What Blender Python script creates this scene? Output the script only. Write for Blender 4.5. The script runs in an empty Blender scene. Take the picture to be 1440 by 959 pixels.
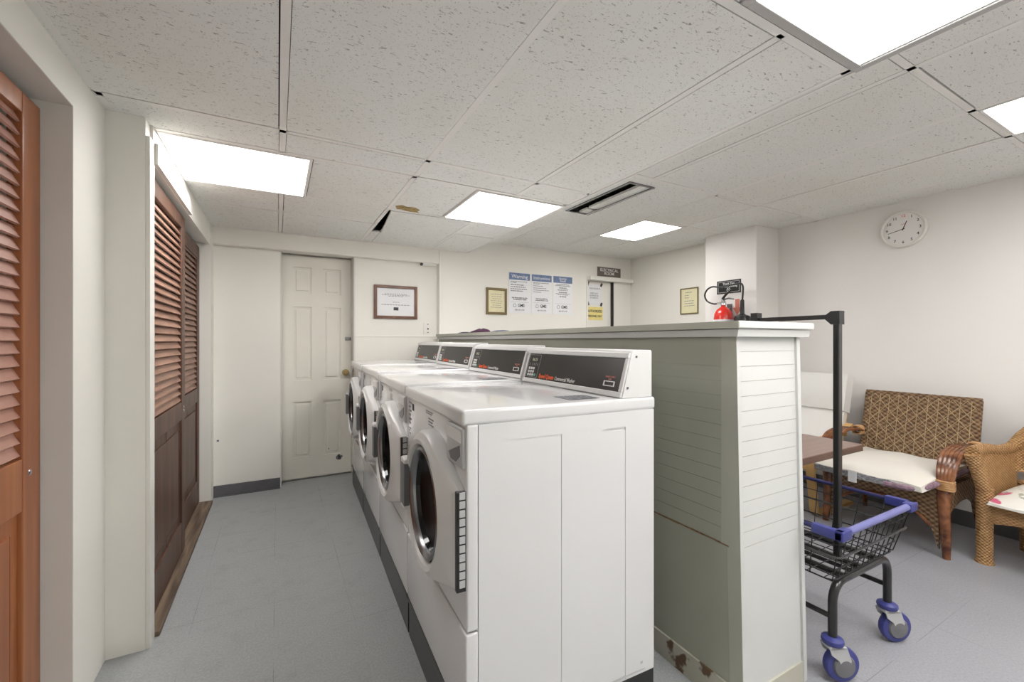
import bpy, bmesh, math, random
from mathutils import Vector, Matrix
random.seed(7)
PI = math.pi
SC = bpy.context.scene
COL = SC.collection

# ------------------------------------------------------------------ camera, world, exposure
FPX = 605.0
PSI = math.atan(330.0 / FPX)
cam_d = bpy.data.cameras.new('camera')
cam_d.sensor_fit = 'HORIZONTAL'; cam_d.sensor_width = 36.0
cam_d.lens = 36.0 * FPX / 1440.0
cam_d.clip_start = 0.02
cam = bpy.data.objects.new('camera', cam_d); COL.objects.link(cam)
cam.location = (0, 0, 1.2)
cam.rotation_euler = (PI / 2, 0, -PSI)
SC.camera = cam
SC.view_settings.view_transform = 'Standard'
SC.view_settings.look = 'None'
SC.view_settings.gamma = 1.0
SC.view_settings.use_curve_mapping = False
SC.view_settings.exposure = 1.25
world = bpy.data.worlds.new('world'); SC.world = world; world.use_nodes = True
world.node_tree.nodes['Background'].inputs[0].default_value = (0.9, 0.92, 1, 1)
world.node_tree.nodes['Background'].inputs[1].default_value = 0.0
LAMP = 6.5            # strength of the ceiling diffusers
LAMP_COL = (1.0, 0.975, 0.95)

# ------------------------------------------------------------------ materials
def mat(name, col, rough=0.5, metal=0.0, var=0.0, vscale=6.0, bump=0.0, bscale=60.0, spec=0.5, coat=0.0, stretch=(1, 1, 1)):
    m = bpy.data.materials.new(name); m.use_nodes = True
    nt = m.node_tree; b = nt.nodes['Principled BSDF']
    b.inputs['Base Color'].default_value = (*col, 1)
    b.inputs['Roughness'].default_value = rough
    b.inputs['Metallic'].default_value = metal
    b.inputs['Specular IOR Level'].default_value = spec
    b.inputs['Coat Weight'].default_value = coat
    tc = nt.nodes.new('ShaderNodeTexCoord'); mp = nt.nodes.new('ShaderNodeMapping')
    mp.inputs['Scale'].default_value = stretch
    nt.links.new(tc.outputs['Object'], mp.inputs[0])
    if var > 0:
        n = nt.nodes.new('ShaderNodeTexNoise'); n.inputs['Scale'].default_value = vscale
        n.inputs['Detail'].default_value = 5
        nt.links.new(mp.outputs[0], n.inputs[0])
        r = nt.nodes.new('ShaderNodeValToRGB')
        r.color_ramp.elements[0].position = 0.3; r.color_ramp.elements[1].position = 0.7
        r.color_ramp.elements[0].color = (*[c * (1 - var) for c in col], 1)
        r.color_ramp.elements[1].color = (*[min(1, c * (1 + var)) for c in col], 1)
        nt.links.new(n.outputs['Fac'], r.inputs[0]); nt.links.new(r.outputs[0], b.inputs['Base Color'])
    if bump > 0:
        n2 = nt.nodes.new('ShaderNodeTexNoise'); n2.inputs['Scale'].default_value = bscale
        n2.inputs['Detail'].default_value = 4
        nt.links.new(mp.outputs[0], n2.inputs[0])
        bp = nt.nodes.new('ShaderNodeBump'); bp.inputs['Strength'].default_value = bump
        bp.inputs['Distance'].default_value = 0.004
        nt.links.new(n2.outputs['Fac'], bp.inputs['Height']); nt.links.new(bp.outputs[0], b.inputs['Normal'])
    return m

def emit(name, col, s):
    m = bpy.data.materials.new(name); m.use_nodes = True
    b = m.node_tree.nodes['Principled BSDF']
    b.inputs['Base Color'].default_value = (0.9, 0.9, 0.9, 1)
    b.inputs['Emission Color'].default_value = (*col, 1)
    b.inputs['Emission Strength'].default_value = s
    return m

class NT:
    """tiny helper for hand-wired materials"""
    def __init__(s, m): s.nt = m.node_tree; s.b = s.nt.nodes['Principled BSDF']
    def n(s, t, **kw):
        o = s.nt.nodes.new(t)
        for k, v in kw.items(): setattr(o, k, v)
        return o
    def l(s, a, b): s.nt.links.new(a, b)
    def math(s, op, a, b=None, c=None):
        o = s.n('ShaderNodeMath', operation=op)
        for i, v in enumerate((a, b, c)):
            if v is None: continue
            if isinstance(v, (int, float)): o.inputs[i].default_value = v
            else: s.l(v, o.inputs[i])
        return o.outputs[0]
    def mix(s, f, a, b):
        o = s.n('ShaderNodeMix', data_type='RGBA')
        for i, v in ((0, f), (6, a), (7, b)):
            if isinstance(v, tuple): o.inputs[i].default_value = (*v, 1)
            elif isinstance(v, (int, float)): o.inputs[i].default_value = v
            else: s.l(v, o.inputs[i])
        return o.outputs[2]
    def ramp(s, f, lo, hi):
        o = s.n('ShaderNodeMapRange'); o.inputs[1].default_value = lo; o.inputs[2].default_value = hi
        s.l(f, o.inputs[0]); return o.outputs[0]

def tile_material():
    m = mat('ceiling_tile', (0.72, 0.70, 0.67), 0.95, spec=0.1)
    t = NT(m); tc = t.n('ShaderNodeTexCoord')
    mp = t.n('ShaderNodeMapping'); mp.inputs['Scale'].default_value = (0.36, 1, 1); mp.inputs['Rotation'].default_value = (0, 0, 0.08)
    t.l(tc.outputs['Object'], mp.inputs[0])
    n = t.n('ShaderNodeTexNoise'); n.inputs['Scale'].default_value = 135; n.inputs['Detail'].default_value = 3; n.inputs['Distortion'].default_value = 0.7
    t.l(mp.outputs[0], n.inputs[0])
    f = t.ramp(n.outputs['Fac'], 0.635, 0.69)
    n2 = t.n('ShaderNodeTexNoise'); n2.inputs['Scale'].default_value = 210; n2.inputs['Detail'].default_value = 1
    t.l(tc.outputs['Object'], n2.inputs[0])
    f2 = t.ramp(n2.outputs['Fac'], 0.67, 0.72)
    big = t.n('ShaderNodeTexNoise'); big.inputs['Scale'].default_value = 1.7; big.inputs['Detail'].default_value = 3
    t.l(tc.outputs['Object'], big.inputs[0])
    base = t.mix(t.ramp(big.outputs['Fac'], 0.35, 0.7), (0.84, 0.85, 0.83), (0.81, 0.805, 0.765))
    c = t.mix(t.math('MULTIPLY', f, 0.62), base, (0.20, 0.18, 0.16))
    c = t.mix(t.math('MULTIPLY', f2, 0.55), c, (0.24, 0.22, 0.20))
    t.l(c, t.b.inputs['Base Color'])
    bp = t.n('ShaderNodeBump'); bp.inputs['Strength'].default_value = 0.5; bp.inputs['Distance'].default_value = 0.003
    t.l(t.math('SUBTRACT', 1.0, f), bp.inputs['Height']); t.l(bp.outputs[0], t.b.inputs['Normal'])
    return m

def floor_material():
    m = mat('vinyl_tile_floor', (0.4, 0.41, 0.42), 0.38, spec=0.4)
    t = NT(m); tc = t.n('ShaderNodeTexCoord')
    n = t.n('ShaderNodeTexNoise'); n.inputs['Scale'].default_value = 130; n.inputs['Detail'].default_value = 5
    n2 = t.n('ShaderNodeTexNoise'); n2.inputs['Scale'].default_value = 9; n2.inputs['Detail'].default_value = 8; n2.inputs['Roughness'].default_value = 0.7
    n3 = t.n('ShaderNodeTexNoise'); n3.inputs['Scale'].default_value = 2.2; n3.inputs['Detail'].default_value = 2
    for k in (n, n2, n3): t.l(tc.outputs['Object'], k.inputs[0])
    c = t.mix(t.ramp(n.outputs['Fac'], 0.35, 0.68), (0.33, 0.345, 0.355), (0.41, 0.425, 0.43))
    c = t.mix(t.math('MULTIPLY', t.ramp(n2.outputs['Fac'], 0.52, 0.72), 0.35), c, (0.23, 0.235, 0.235))
    # left part of the room is greener, the right part bluer: two runs of tile meet under the partition
    sx = t.n('ShaderNodeSeparateXYZ'); t.l(tc.outputs['Object'], sx.inputs[0])
    c = t.mix(t.ramp(sx.outputs[0], 1.45, 1.46), c, t.mix(t.ramp(n.outputs['Fac'], 0.3, 0.7), (0.31, 0.315, 0.345), (0.385, 0.39, 0.42)))
    # seams every 305 mm, partly worn away
    def seam(o, off, hw=0.0011):
        v = t.math('FRACT', t.math('DIVIDE', t.math('ADD', o, off), 0.305))
        d = t.math('ABSOLUTE', t.math('SUBTRACT', v, 0.5))
        return t.math('LESS_THAN', d, hw / 0.305)
    s = t.math('MAXIMUM', seam(sx.outputs[0], 10 * 0.305 + 0.165), seam(sx.outputs[1], 10 * 0.305 + 0.03))
    s = t.math('MULTIPLY', s, t.ramp(n3.outputs['Fac'], 0.42, 0.6))
    c = t.mix(t.math('MULTIPLY', s, 0.5), c, (0.10, 0.10, 0.10))
    t.l(c, t.b.inputs['Base Color'])
    t.l(t.math('ADD', 0.32, t.math('MULTIPLY', n2.outputs['Fac'], 0.2)), t.b.inputs['Roughness'])
    return m

def worn_paint(name, col, under, amount):
    m = mat(name, col, 0.5, spec=0.35)
    t = NT(m); tc = t.n('ShaderNodeTexCoord')
    n = t.n('ShaderNodeTexNoise'); n.inputs['Scale'].default_value = 7; n.inputs['Detail'].default_value = 8
    n2 = t.n('ShaderNodeTexNoise'); n2.inputs['Scale'].default_value = 3; n2.inputs['Detail'].default_value = 3
    for k in (n, n2): t.l(tc.outputs['Object'], k.inputs[0])
    c = t.mix(t.ramp(n2.outputs['Fac'], 0.3, 0.7), col, tuple(x * 0.93 for x in col))
    c = t.mix(t.ramp(n.outputs['Fac'], amount, amount + 0.03), c, under)
    t.l(c, t.b.inputs['Base Color'])
    return m

def wood(name, a, b, rough=0.4, scale=(30, 30, 2), sc=1.0, spec=0.5):
    m = mat(name, a, rough, spec=spec)
    t = NT(m); tc = t.n('ShaderNodeTexCoord'); mp = t.n('ShaderNodeMapping'); mp.inputs['Scale'].default_value = scale
    t.l(tc.outputs['Object'], mp.inputs[0])
    n = t.n('ShaderNodeTexNoise'); n.inputs['Scale'].default_value = sc; n.inputs['Detail'].default_value = 7; n.inputs['Distortion'].default_value = 0.5
    t.l(mp.outputs[0], n.inputs[0])
    t.l(t.mix(t.ramp(n.outputs['Fac'], 0.3, 0.7), a, b), t.b.inputs['Base Color'])
    return m

def weave_material(name, light, dark, scale=90, rough=0.5, spec=0.4):
    m = mat(name, light, rough, spec=spec)
    t = NT(m); tc = t.n('ShaderNodeTexCoord')
    sx = t.n('ShaderNodeSeparateXYZ'); t.l(tc.outputs['Object'], sx.inputs[0])
    a = t.math('ADD', sx.outputs[0], sx.outputs[1])
    s1 = t.math('SINE', t.math('MULTIPLY', a, scale * 2.2))
    s2 = t.math('SINE', t.math('MULTIPLY', sx.outputs[2], scale * 3.2))
    w = t.math('MULTIPLY', s1, s2)
    n = t.n('ShaderNodeTexNoise'); n.inputs['Scale'].default_value = 35; n.inputs['Detail'].default_value = 6
    t.l(tc.outputs['Object'], n.inputs[0])
    f = t.math('ADD', t.math('MULTIPLY', w, 0.35), n.outputs['Fac'])
    t.l(t.mix(t.ramp(f, 0.15, 0.8), dark, light), t.b.inputs['Base Color'])
    bp = t.n('ShaderNodeBump'); bp.inputs['Strength'].default_value = 0.8; bp.inputs['Distance'].default_value = 0.004
    t.l(w, bp.inputs['Height']); t.l(bp.outputs[0], t.b.inputs['Normal'])
    return m

M = {}
M['wall'] = mat('cream_wall_paint', (0.86, 0.845, 0.79), 0.6, var=0.02, vscale=1.5, bump=0.05, bscale=40, spec=0.3)
M['wall_r'] = mat('off_white_wall_paint', (0.86, 0.84, 0.82), 0.6, var=0.015, vscale=1.5, bump=0.05, bscale=40, spec=0.3)
M['trimw'] = mat('white_gloss_trim', (0.82, 0.81, 0.76), 0.35, var=0.02, vscale=4)
M['reveal'] = mat('grey_reveal_paint', (0.72, 0.705, 0.67), 0.6, var=0.03, vscale=5)
M['tile'] = tile_material()
M['grid'] = mat('white_tee_bar', (0.84, 0.825, 0.80), 0.5, var=0.03, vscale=3)
M['plenum'] = mat('plenum_dark', (0.02, 0.02, 0.02), 0.9)
M['floor'] = floor_material()
M['door'] = worn_paint('door_cream_paint', (0.84, 0.82, 0.745), (0.35, 0.28, 0.2), 0.80)
M['partL'] = worn_paint('partition_paint_shaded', (0.40, 0.405, 0.34), (0.24, 0.17, 0.10), 0.80)  # same paint as the end, with the long side's shade put into the colour
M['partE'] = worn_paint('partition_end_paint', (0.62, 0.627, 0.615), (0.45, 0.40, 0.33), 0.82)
M['partS'] = worn_paint('partition_paint_half_shaded', (0.47, 0.475, 0.41), (0.24, 0.17, 0.10), 0.80)  # in-between copy of the paint, part of the shade put into the colour
M['partB'] = worn_paint('peeling_base_paint_shaded', (0.50, 0.485, 0.41), (0.14, 0.085, 0.05), 0.565)  # tone darkened for shade like the side above; the peeling is real wear
M['crack'] = mat('bare_brown_wood', (0.22, 0.14, 0.08), 0.8, var=0.3, vscale=60)
M['base'] = mat('grey_vinyl_base', (0.13, 0.13, 0.14), 0.45, var=0.08, vscale=10)
M['redwood'] = wood('reddish_mahogany', (0.29, 0.095, 0.04), (0.42, 0.16, 0.06), 0.3, (25, 25, 1.5))
M['redslat'] = wood('dusty_red_slat', (0.40, 0.20, 0.15), (0.52, 0.30, 0.24), 0.4, (25, 3, 25))
M['brown'] = wood('worn_walnut', (0.055, 0.025, 0.016), (0.13, 0.062, 0.038), 0.45, (28, 28, 1.8))
M['brownslat'] = wood('worn_brown_slat', (0.20, 0.10, 0.065), (0.36, 0.20, 0.14), 0.45, (25, 3, 25))
M['sill'] = wood('worn_threshold', (0.08, 0.05, 0.035), (0.30, 0.22, 0.15), 0.7, (30, 2.5, 30))
M['white'] = mat('white_enamel', (0.71, 0.71, 0.72), 0.18, spec=0.5, coat=0.5, var=0.01, vscale=3)
M['whitep'] = mat('white_plastic', (0.70, 0.70, 0.70), 0.32)
M['grey'] = mat('grey_plastic', (0.16, 0.16, 0.17), 0.4)
M['lgrey'] = mat('light_grey_plastic', (0.48, 0.48, 0.49), 0.4)
M['kick'] = mat('dark_grey_kickplate', (0.022, 0.022, 0.024), 0.3, var=0.15, vscale=12)
M['black'] = mat('black_plastic', (0.012, 0.012, 0.013), 0.35)
M['panel'] = mat('black_control_panel', (0.014, 0.012, 0.011), 0.35, var=0.25, vscale=5)
M['glass'] = mat('dark_porthole_glass', (0.004, 0.004, 0.005), 0.08, spec=0.35)
M['chrome'] = mat('chrome', (0.72, 0.72, 0.74), 0.15, metal=1.0)
M['dchrome'] = mat('dark_chrome', (0.25, 0.25, 0.26), 0.25, metal=1.0)
M['brass'] = mat('aged_brass', (0.50, 0.38, 0.20), 0.3, metal=1.0)
M['red'] = mat('red_enamel', (0.72, 0.03, 0.02), 0.25, coat=0.4)
M['orange'] = mat('orange_print', (0.85, 0.13, 0.03), 0.5)
M['ink'] = mat('black_ink', (0.05, 0.05, 0.06), 0.6)
M['greyink'] = mat('grey_ink', (0.20, 0.20, 0.22), 0.6)
M['whiteink'] = mat('white_ink', (0.85, 0.85, 0.85), 0.5)
M['pinkink'] = mat('pale_red_print', (0.75, 0.25, 0.2), 0.5)
M['green'] = mat('teal_key', (0.15, 0.45, 0.38), 0.4)
M['digits'] = mat('pale_green_digits', (0.62, 0.68, 0.50), 0.5)
M['paper'] = mat('white_paper', (0.84, 0.85, 0.87), 0.7, var=0.01, vscale=20)
M['ypaper'] = mat('aged_yellow_paper', (0.80, 0.75, 0.50), 0.7, var=0.04, vscale=15)
M['yellow'] = mat('yellow_sign', (0.86, 0.74, 0.28), 0.5, var=0.05, vscale=20)
M['bluehead'] = mat('faded_blue_print', (0.16, 0.22, 0.38), 0.6, var=0.12, vscale=30)
M['taupe'] = mat('taupe_sign', (0.16, 0.13, 0.115), 0.4)
M['frame'] = wood('dark_picture_frame', (0.10, 0.035, 0.015), (0.20, 0.08, 0.04), 0.3, (8, 8, 8))
M['goldframe'] = mat('olive_gold_frame', (0.20, 0.15, 0.07), 0.4, metal=0.3)
M['steel'] = mat('black_tube', (0.011, 0.011, 0.012), 0.28, coat=0.3)
M['wire'] = mat('black_wire', (0.012, 0.012, 0.014), 0.35)
M['wiregrey'] = mat('worn_wire', (0.10, 0.10, 0.105), 0.3, metal=0.7)
M['blue'] = mat('blue_plastic', (0.045, 0.052, 0.23), 0.35)
M['bluelt'] = mat('lavender_blue_tube', (0.15, 0.155, 0.38), 0.3)
M['tabletop'] = wood('brown_laminate', (0.22, 0.135, 0.11), (0.27, 0.17, 0.14), 0.28, (3, 30, 3))
M['tabletop_edge'] = wood('brown_laminate_edge', (0.10, 0.055, 0.04), (0.17, 0.10, 0.07), 0.4, (3, 30, 30))
M['weave'] = weave_material('dark_seagrass_weave', (0.30, 0.19, 0.10), (0.085, 0.042, 0.022), 75)
M['cane'] = mat('pale_cane_strip', (0.43, 0.31, 0.17), 0.4, var=0.25, vscale=25)
M['rattan'] = wood('lacquered_rattan', (0.07, 0.022, 0.012), (0.30, 0.12, 0.05), 0.22, (18, 18, 18), 1.0)
M['rattanlt'] = wood('pale_rattan', (0.42, 0.22, 0.09), (0.62, 0.38, 0.19), 0.35, (18, 18, 18))
M['tanweave'] = weave_material('honey_wicker', (0.52, 0.31, 0.14), (0.33, 0.17, 0.065), 120)
M['cushion'] = mat('ivory_cushion_cloth', (0.74, 0.71, 0.65), 0.85, var=0.03, vscale=6, bump=0.2, bscale=9)
M['wcush'] = mat('white_chair_cloth', (0.78, 0.77, 0.75), 0.85, var=0.02, vscale=5, bump=0.2, bscale=8)
M['band'] = mat('grey_patterned_band', (0.32, 0.32, 0.34), 0.8, var=0.5, vscale=90)
M['mauve'] = mat('mauve_patterned_piping', (0.26, 0.17, 0.22), 0.7, var=0.4, vscale=60)
M['birch'] = wood('golden_birch', (0.62, 0.36, 0.12), (0.74, 0.48, 0.20), 0.35, (6, 6, 2))
M['cloth'] = mat('purple_cloth', (0.045, 0.01, 0.035), 0.9, var=0.4, vscale=40)
M['bluecloth'] = mat('dusty_blue_cloth', (0.06, 0.06, 0.10), 0.9, var=0.4, vscale=60)
M['stain'] = mat('water_stain', (0.34, 0.24, 0.10), 0.9, var=0.4, vscale=30)
M['louver'] = mat('dull_grey_metal', (0.05, 0.05, 0.05), 0.5, metal=0.4, var=0.3, vscale=30)
M['alum'] = mat('brushed_frame', (0.50, 0.50, 0.50), 0.4, metal=0.5)
M['diff'] = emit('lit_diffuser', LAMP_COL, LAMP)
m = mat('floral_cloth', (0.8, 0.78, 0.72), 0.85); t = NT(m); tc = t.n('ShaderNodeTexCoord')
v = t.n('ShaderNodeTexNoise'); v.inputs['Scale'].default_value = 9; v.inputs['Detail'].default_value = 3; t.l(tc.outputs['Object'], v.inputs[0])
v2 = t.n('ShaderNodeTexNoise'); v2.inputs['Scale'].default_value = 17; v2.inputs['Detail'].default_value = 4; t.l(tc.outputs['Object'], v2.inputs[0])
c = t.mix(t.ramp(v2.outputs['Fac'], 0.56, 0.60), (0.80, 0.78, 0.73), (0.42, 0.44, 0.34))
c = t.mix(t.ramp(v.outputs['Fac'], 0.57, 0.61), c, (0.62, 0.12, 0.22))
t.l(c, t.b.inputs['Base Color']); M['floral'] = m

# ------------------------------------------------------------------ mesh helpers
def obj(name, bm, m, parent=None, smooth=False, mx=None):
    if mx is not None: bm.transform(mx)
    bmesh.ops.recalc_face_normals(bm, faces=bm.faces)
    me = bpy.data.meshes.new(name); bm.to_mesh(me); bm.free()
    mats = m if isinstance(m, (list, tuple)) else [m]
    for k in mats: me.materials.append(k)
    if smooth:
        for p in me.polygons: p.use_smooth = True
        try: me.set_sharp_from_angle(angle=math.radians(38))
        except Exception: pass
    o = bpy.data.objects.new(name, me); COL.objects.link(o)
    if parent is not None: o.parent = parent
    return o
def tag(o, label=None, cat=None, group=None, kind=None):
    if label: o['label'] = label
    if cat: o['category'] = cat
    if group: o['group'] = group
    if kind: o['kind'] = kind
    return o
def thing(name, label, cat, loc=(0, 0, 0), rz=0.0, group=None):
    o = bpy.data.objects.new(name, None); COL.objects.link(o)
    o.empty_display_size = 0.1
    o.location = loc; o.rotation_euler = (0, 0, rz)
    return tag(o, label, cat, group)
def struct(name, bm, m, label=None):
    o = obj(name, bm, m); return tag(o, label, None, None, 'structure')
def B(): return bmesh.new()
def box(bm, x0, x1, y0, y1, z0, z1, bev=0.0, seg=2, mi=0):
    r = bmesh.ops.create_cube(bm, size=1.0)
    vs = r['verts']
    for v in vs:
        v.co = Vector((x0 + (v.co.x + .5) * (x1 - x0), y0 + (v.co.y + .5) * (y1 - y0), z0 + (v.co.z + .5) * (z1 - z0)))
    fs = set(f for v in vs for f in v.link_faces)
    for f in fs: f.material_index = mi
    if bev > 0:
        es = list(set(e for f in fs for e in f.edges))
        bmesh.ops.bevel(bm, geom=es, offset=bev, segments=seg, affect='EDGES', profile=0.6)
    return bm
def bx(*a, **k): return box(B(), *a, **k)
def prism(bm, pts, axis, a, b, mi=0):
    """extrude a 2D outline; axis 'x': pts=(y,z); 'y': pts=(x,z); 'z': pts=(x,y)"""
    def P(p, t): return {'x': (t, p[0], p[1]), 'y': (p[0], t, p[1]), 'z': (p[0], p[1], t)}[axis]
    va = [bm.verts.new(P(p, a)) for p in pts]; vb = [bm.verts.new(P(p, b)) for p in pts]
    n = len(pts); fs = [bm.faces.new(va), bm.faces.new(vb[::-1])]
    for i in range(n): fs.append(bm.faces.new((va[i], vb[i], vb[(i + 1) % n], va[(i + 1) % n])))
    for f in fs: f.material_index = mi
    return bm
def spline(pts, n=6):
    P = [Vector(p) for p in pts]; out = []
    for i in range(len(P) - 1):
        p0 = P[max(i - 1, 0)]; p1 = P[i]; p2 = P[i + 1]; p3 = P[min(i + 2, len(P) - 1)]
        for k in range(n):
            t = k / n
            out.append(0.5 * ((2 * p1) + (-p0 + p2) * t + (2 * p0 - 5 * p1 + 4 * p2 - p3) * t * t + (-p0 + 3 * p1 - 3 * p2 + p3) * t ** 3))
    out.append(P[-1]); return out
def tube(bm, pts, r, seg=8, closed=False, mi=0):
    P = [Vector(p) for p in pts]; n = len(P)
    R = r if isinstance(r, (list, tuple)) else [r] * n
    if len(R) != n: R = [R[0] + (R[-1] - R[0]) * i / (n - 1) for i in range(n)]
    rings = []; ref = None
    for i in range(n):
        a = P[(i - 1) % n] if (closed or i > 0) else P[0]
        b = P[(i + 1) % n] if (closed or i < n - 1) else P[-1]
        t = (b - a).normalized()
        if ref is None:
            ref = Vector((0, 0, 1)) if abs(t.z) < 0.9 else Vector((1, 0, 0))
        u = (ref - t * ref.dot(t))
        if u.length < 1e-5: u = t.orthogonal()
        u.normalize(); ref = u; w = t.cross(u)
        rings.append([bm.verts.new(P[i] + (u * math.cos(2 * PI * k / seg) + w * math.sin(2 * PI * k / seg)) * R[i]) for k in range(seg)])
    fs = []
    for i in range(n if closed else n - 1):
        A = rings[i]; C = rings[(i + 1) % n]
        for k in range(seg): fs.append(bm.faces.new((A[k], A[(k + 1) % seg], C[(k + 1) % seg], C[k])))
    if not closed:
        fs.append(bm.faces.new(rings[0][::-1])); fs.append(bm.faces.new(rings[-1]))
    for f in fs: f.material_index = mi
    return bm
def lathe(bm, prof, origin=(0, 0, 0), axis='z', seg=32, cap=True, mi=0):
    """prof: (radius, height) along axis"""
    O = Vector(origin); rings = []
    for r, h in prof:
        ring = []
        for k in range(seg):
            a = 2 * PI * k / seg; c = r * math.cos(a); s = r * math.sin(a)
            p = {'z': (c, s, h), 'y': (c, h, s), 'x': (h, c, s)}[axis]
            ring.append(bm.verts.new(O + Vector(p)))
        rings.append(ring)
    fs = []
    for i in range(len(rings) - 1):
        for k in range(seg): fs.append(bm.faces.new((rings[i][k], rings[i][(k + 1) % seg], rings[i + 1][(k + 1) % seg], rings[i + 1][k])))
    if cap:
        fs.append(bm.faces.new(rings[0])); fs.append(bm.faces.new(rings[-1]))
    for f in fs: f.material_index = mi
    return bm
def grid(bm, nu, nv, fn, closed_u=False, mi=0):
    V = [[bm.verts.new(fn(i / nu, j / nv)) for j in range(nv + 1)] for i in range(nu + (0 if closed_u else 1))]
    N = len(V)
    for i in range(nu):
        for j in range(nv):
            f = bm.faces.new((V[i][j], V[(i + 1) % N][j], V[(i + 1) % N][j + 1], V[i][j + 1])); f.material_index = mi
    return V
def slab(bm, nu, nv, top, bot):
    """closed shell between two surfaces sharing (u,v)"""
    A = grid(bm, nu, nv, top); C = grid(bm, nu, nv, bot)
    for i in range(nu):
        bm.faces.new((A[i][0], A[i + 1][0], C[i + 1][0], C[i][0])); bm.faces.new((A[i][nv], A[i + 1][nv], C[i + 1][nv], C[i][nv]))
    for j in range(nv):
        bm.faces.new((A[0][j], A[0][j + 1], C[0][j + 1], C[0][j])); bm.faces.new((A[nu][j], A[nu][j + 1], C[nu][j + 1], C[nu][j]))
    return bm
def text(name, s, size, loc, rot, m, parent=None, ext=0.0006, align='CENTER', sx=1.0, space=1.0, bold=0.0):
    cu = bpy.data.curves.new(name, 'FONT'); cu.body = s; cu.size = size; cu.extrude = ext
    cu.align_x = align; cu.align_y = 'CENTER'; cu.resolution_u = 3; cu.space_line = space; cu.offset = bold
    tmp = bpy.data.objects.new(name + '_tmp', cu)
    COL.objects.link(tmp)
    dg = bpy.context.evaluated_depsgraph_get()
    me = bpy.data.meshes.new_from_object(tmp.evaluated_get(dg))
    bpy.data.objects.remove(tmp); bpy.data.curves.remove(cu)
    me.materials.clear(); me.materials.append(m)
    me.transform(Matrix.Diagonal((sx, 1, 1, 1)))
    R = rot if isinstance(rot, Matrix) else Matrix.Rotation(rot[2], 4, 'Z') @ Matrix.Rotation(rot[0], 4, 'X')
    me.transform(Matrix.Translation(loc) @ R)
    o = bpy.data.objects.new(name, me); COL.objects.link(o)
    if parent is not None: o.parent = parent
    return o
def copy_tree(o, parent=None):
    c = o.copy(); COL.objects.link(c)
    if parent is not None: c.parent = parent
    for ch in list(o.children): copy_tree(ch, c)
    return c
NY = (PI / 2, 0, 0)          # text on a wall facing -Y
NX = (PI / 2, 0, -PI / 2)    # text on a wall facing -X

# ================================================================== the setting
ZL, ZR = 2.07, 2.194         # the ceiling of the aisle and the higher one of the sitting part
XR, XE, YP = 3.92, 3.80, 3.93
YB = -1.6
bm = bx(-1.3, 4.2, YB - .1, 4.6, -0.08, 0.0); struct('floor', bm, M['floor'])

# --- wall left, near closet with a louvred door
bm = B()
box(bm, -.64, -.568, YB, .62, 0, ZL)
box(bm, -.64, -.568, .62, 1.863, 1.945, ZL)
box(bm, -.72, -.568, 1.863, 2.15, 0, ZL, 0.0)
struct('wall_left', bm, M['wall'])
bm = B()
box(bm, -.725, -.5695, 1.8615, 1.8628, 0, 1.9445)
box(bm, -.725, -.5695, .62, 1.8615, 1.9432, 1.9445)
struct('trim_1', bm, M['reveal'])
bm = B(); box(bm, -1.25, -1.2, .5, 4.1, 0, 2.07); box(bm, -1.2, -.73, .5, .55, 0, 2.07); box(bm, -1.2, -.75, 2.0, 2.05, 0, 2.07); box(bm, -1.2, -.6, 3.95, 4.0, 0, 2.07)
box(bm, -1.2, -.642, .55, 2.0, 1.96, 2.0); box(bm, -1.2, -.58, 2.05, 3.95, 1.96, 2.0)
struct('wall_closet', bm, M['reveal'])
# return and the wall with the double closet
bm = B()
box(bm, -.568, -.45, 2.15, 2.22, 0, ZL)
box(bm, -.60, -.44, 2.22, 3.86, 1.914, ZL)
box(bm, -.60, -.43, 3.86, 4.0, 0, ZL)
box(bm, -.72, -.568, 2.15, 2.22, 0, ZL)
struct('wall_closet_front', bm, M['wall'])
bm = B()
box(bm, -.45, -.436, 2.152, 2.222, 0, 2.0, 0.002)
prism(bm, [(2.222, 1.916), (2.222, 2.0), (2.93, 2.0), (2.99, 1.965), (2.965, 1.94), (3.02, 1.916)], 'x', -.44, -.424)
struct('trim_2', bm, M['trimw'])
bm = B(); box(bm, -.53, -.42, 2.222, 3.86, 0.0, 0.022, 0.004)
struct('trim_3', bm, M['sill'])

# --- back wall of the aisle, with the recessed door
bm = B()
box(bm, -.60, .02, 4.0, 4.12, 0, 2.07)
box(bm, .602, 1.40, 4.0, 4.12, 0, 2.07)
box(bm, .02, .602, 4.0, 4.12, 1.945, 2.07)
struct('wall_back', bm, M['wall'])
bm = B(); box(bm, .602, 1.365, 3.990, 4.0, 1.236, 1.252, 0.003); box(bm, .602, 1.355, 3.994, 4.0, .6, 1.236)
struct('trim_4', bm, M['wall'])
bm = B(); box(bm, .59, .602, 3.985, 4.15, 0, 1.95); box(bm, .02, .03, 4.0, 4.15, 0, 1.95)
struct('trim_5', bm, M['reveal'])
bm = B(); box(bm, -.5, 1.355, 3.93, 4.0, 1.935, ZL + .02, 0.012)
box(bm, -.5, 1.64, 4.16, 4.2, 0, 2.3); struct('wall_soffit_and_blocker', bm, M['wall'])  # second box: unseen slab added behind the door to block leaking light
bm = B(); box(bm, -.43, .02, 3.988, 4.0, 0, .085, 0.003); box(bm, -.43, .02, 3.975, 4.0, 0, .006)
struct('baseboard_back', bm, M['base'])

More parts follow.
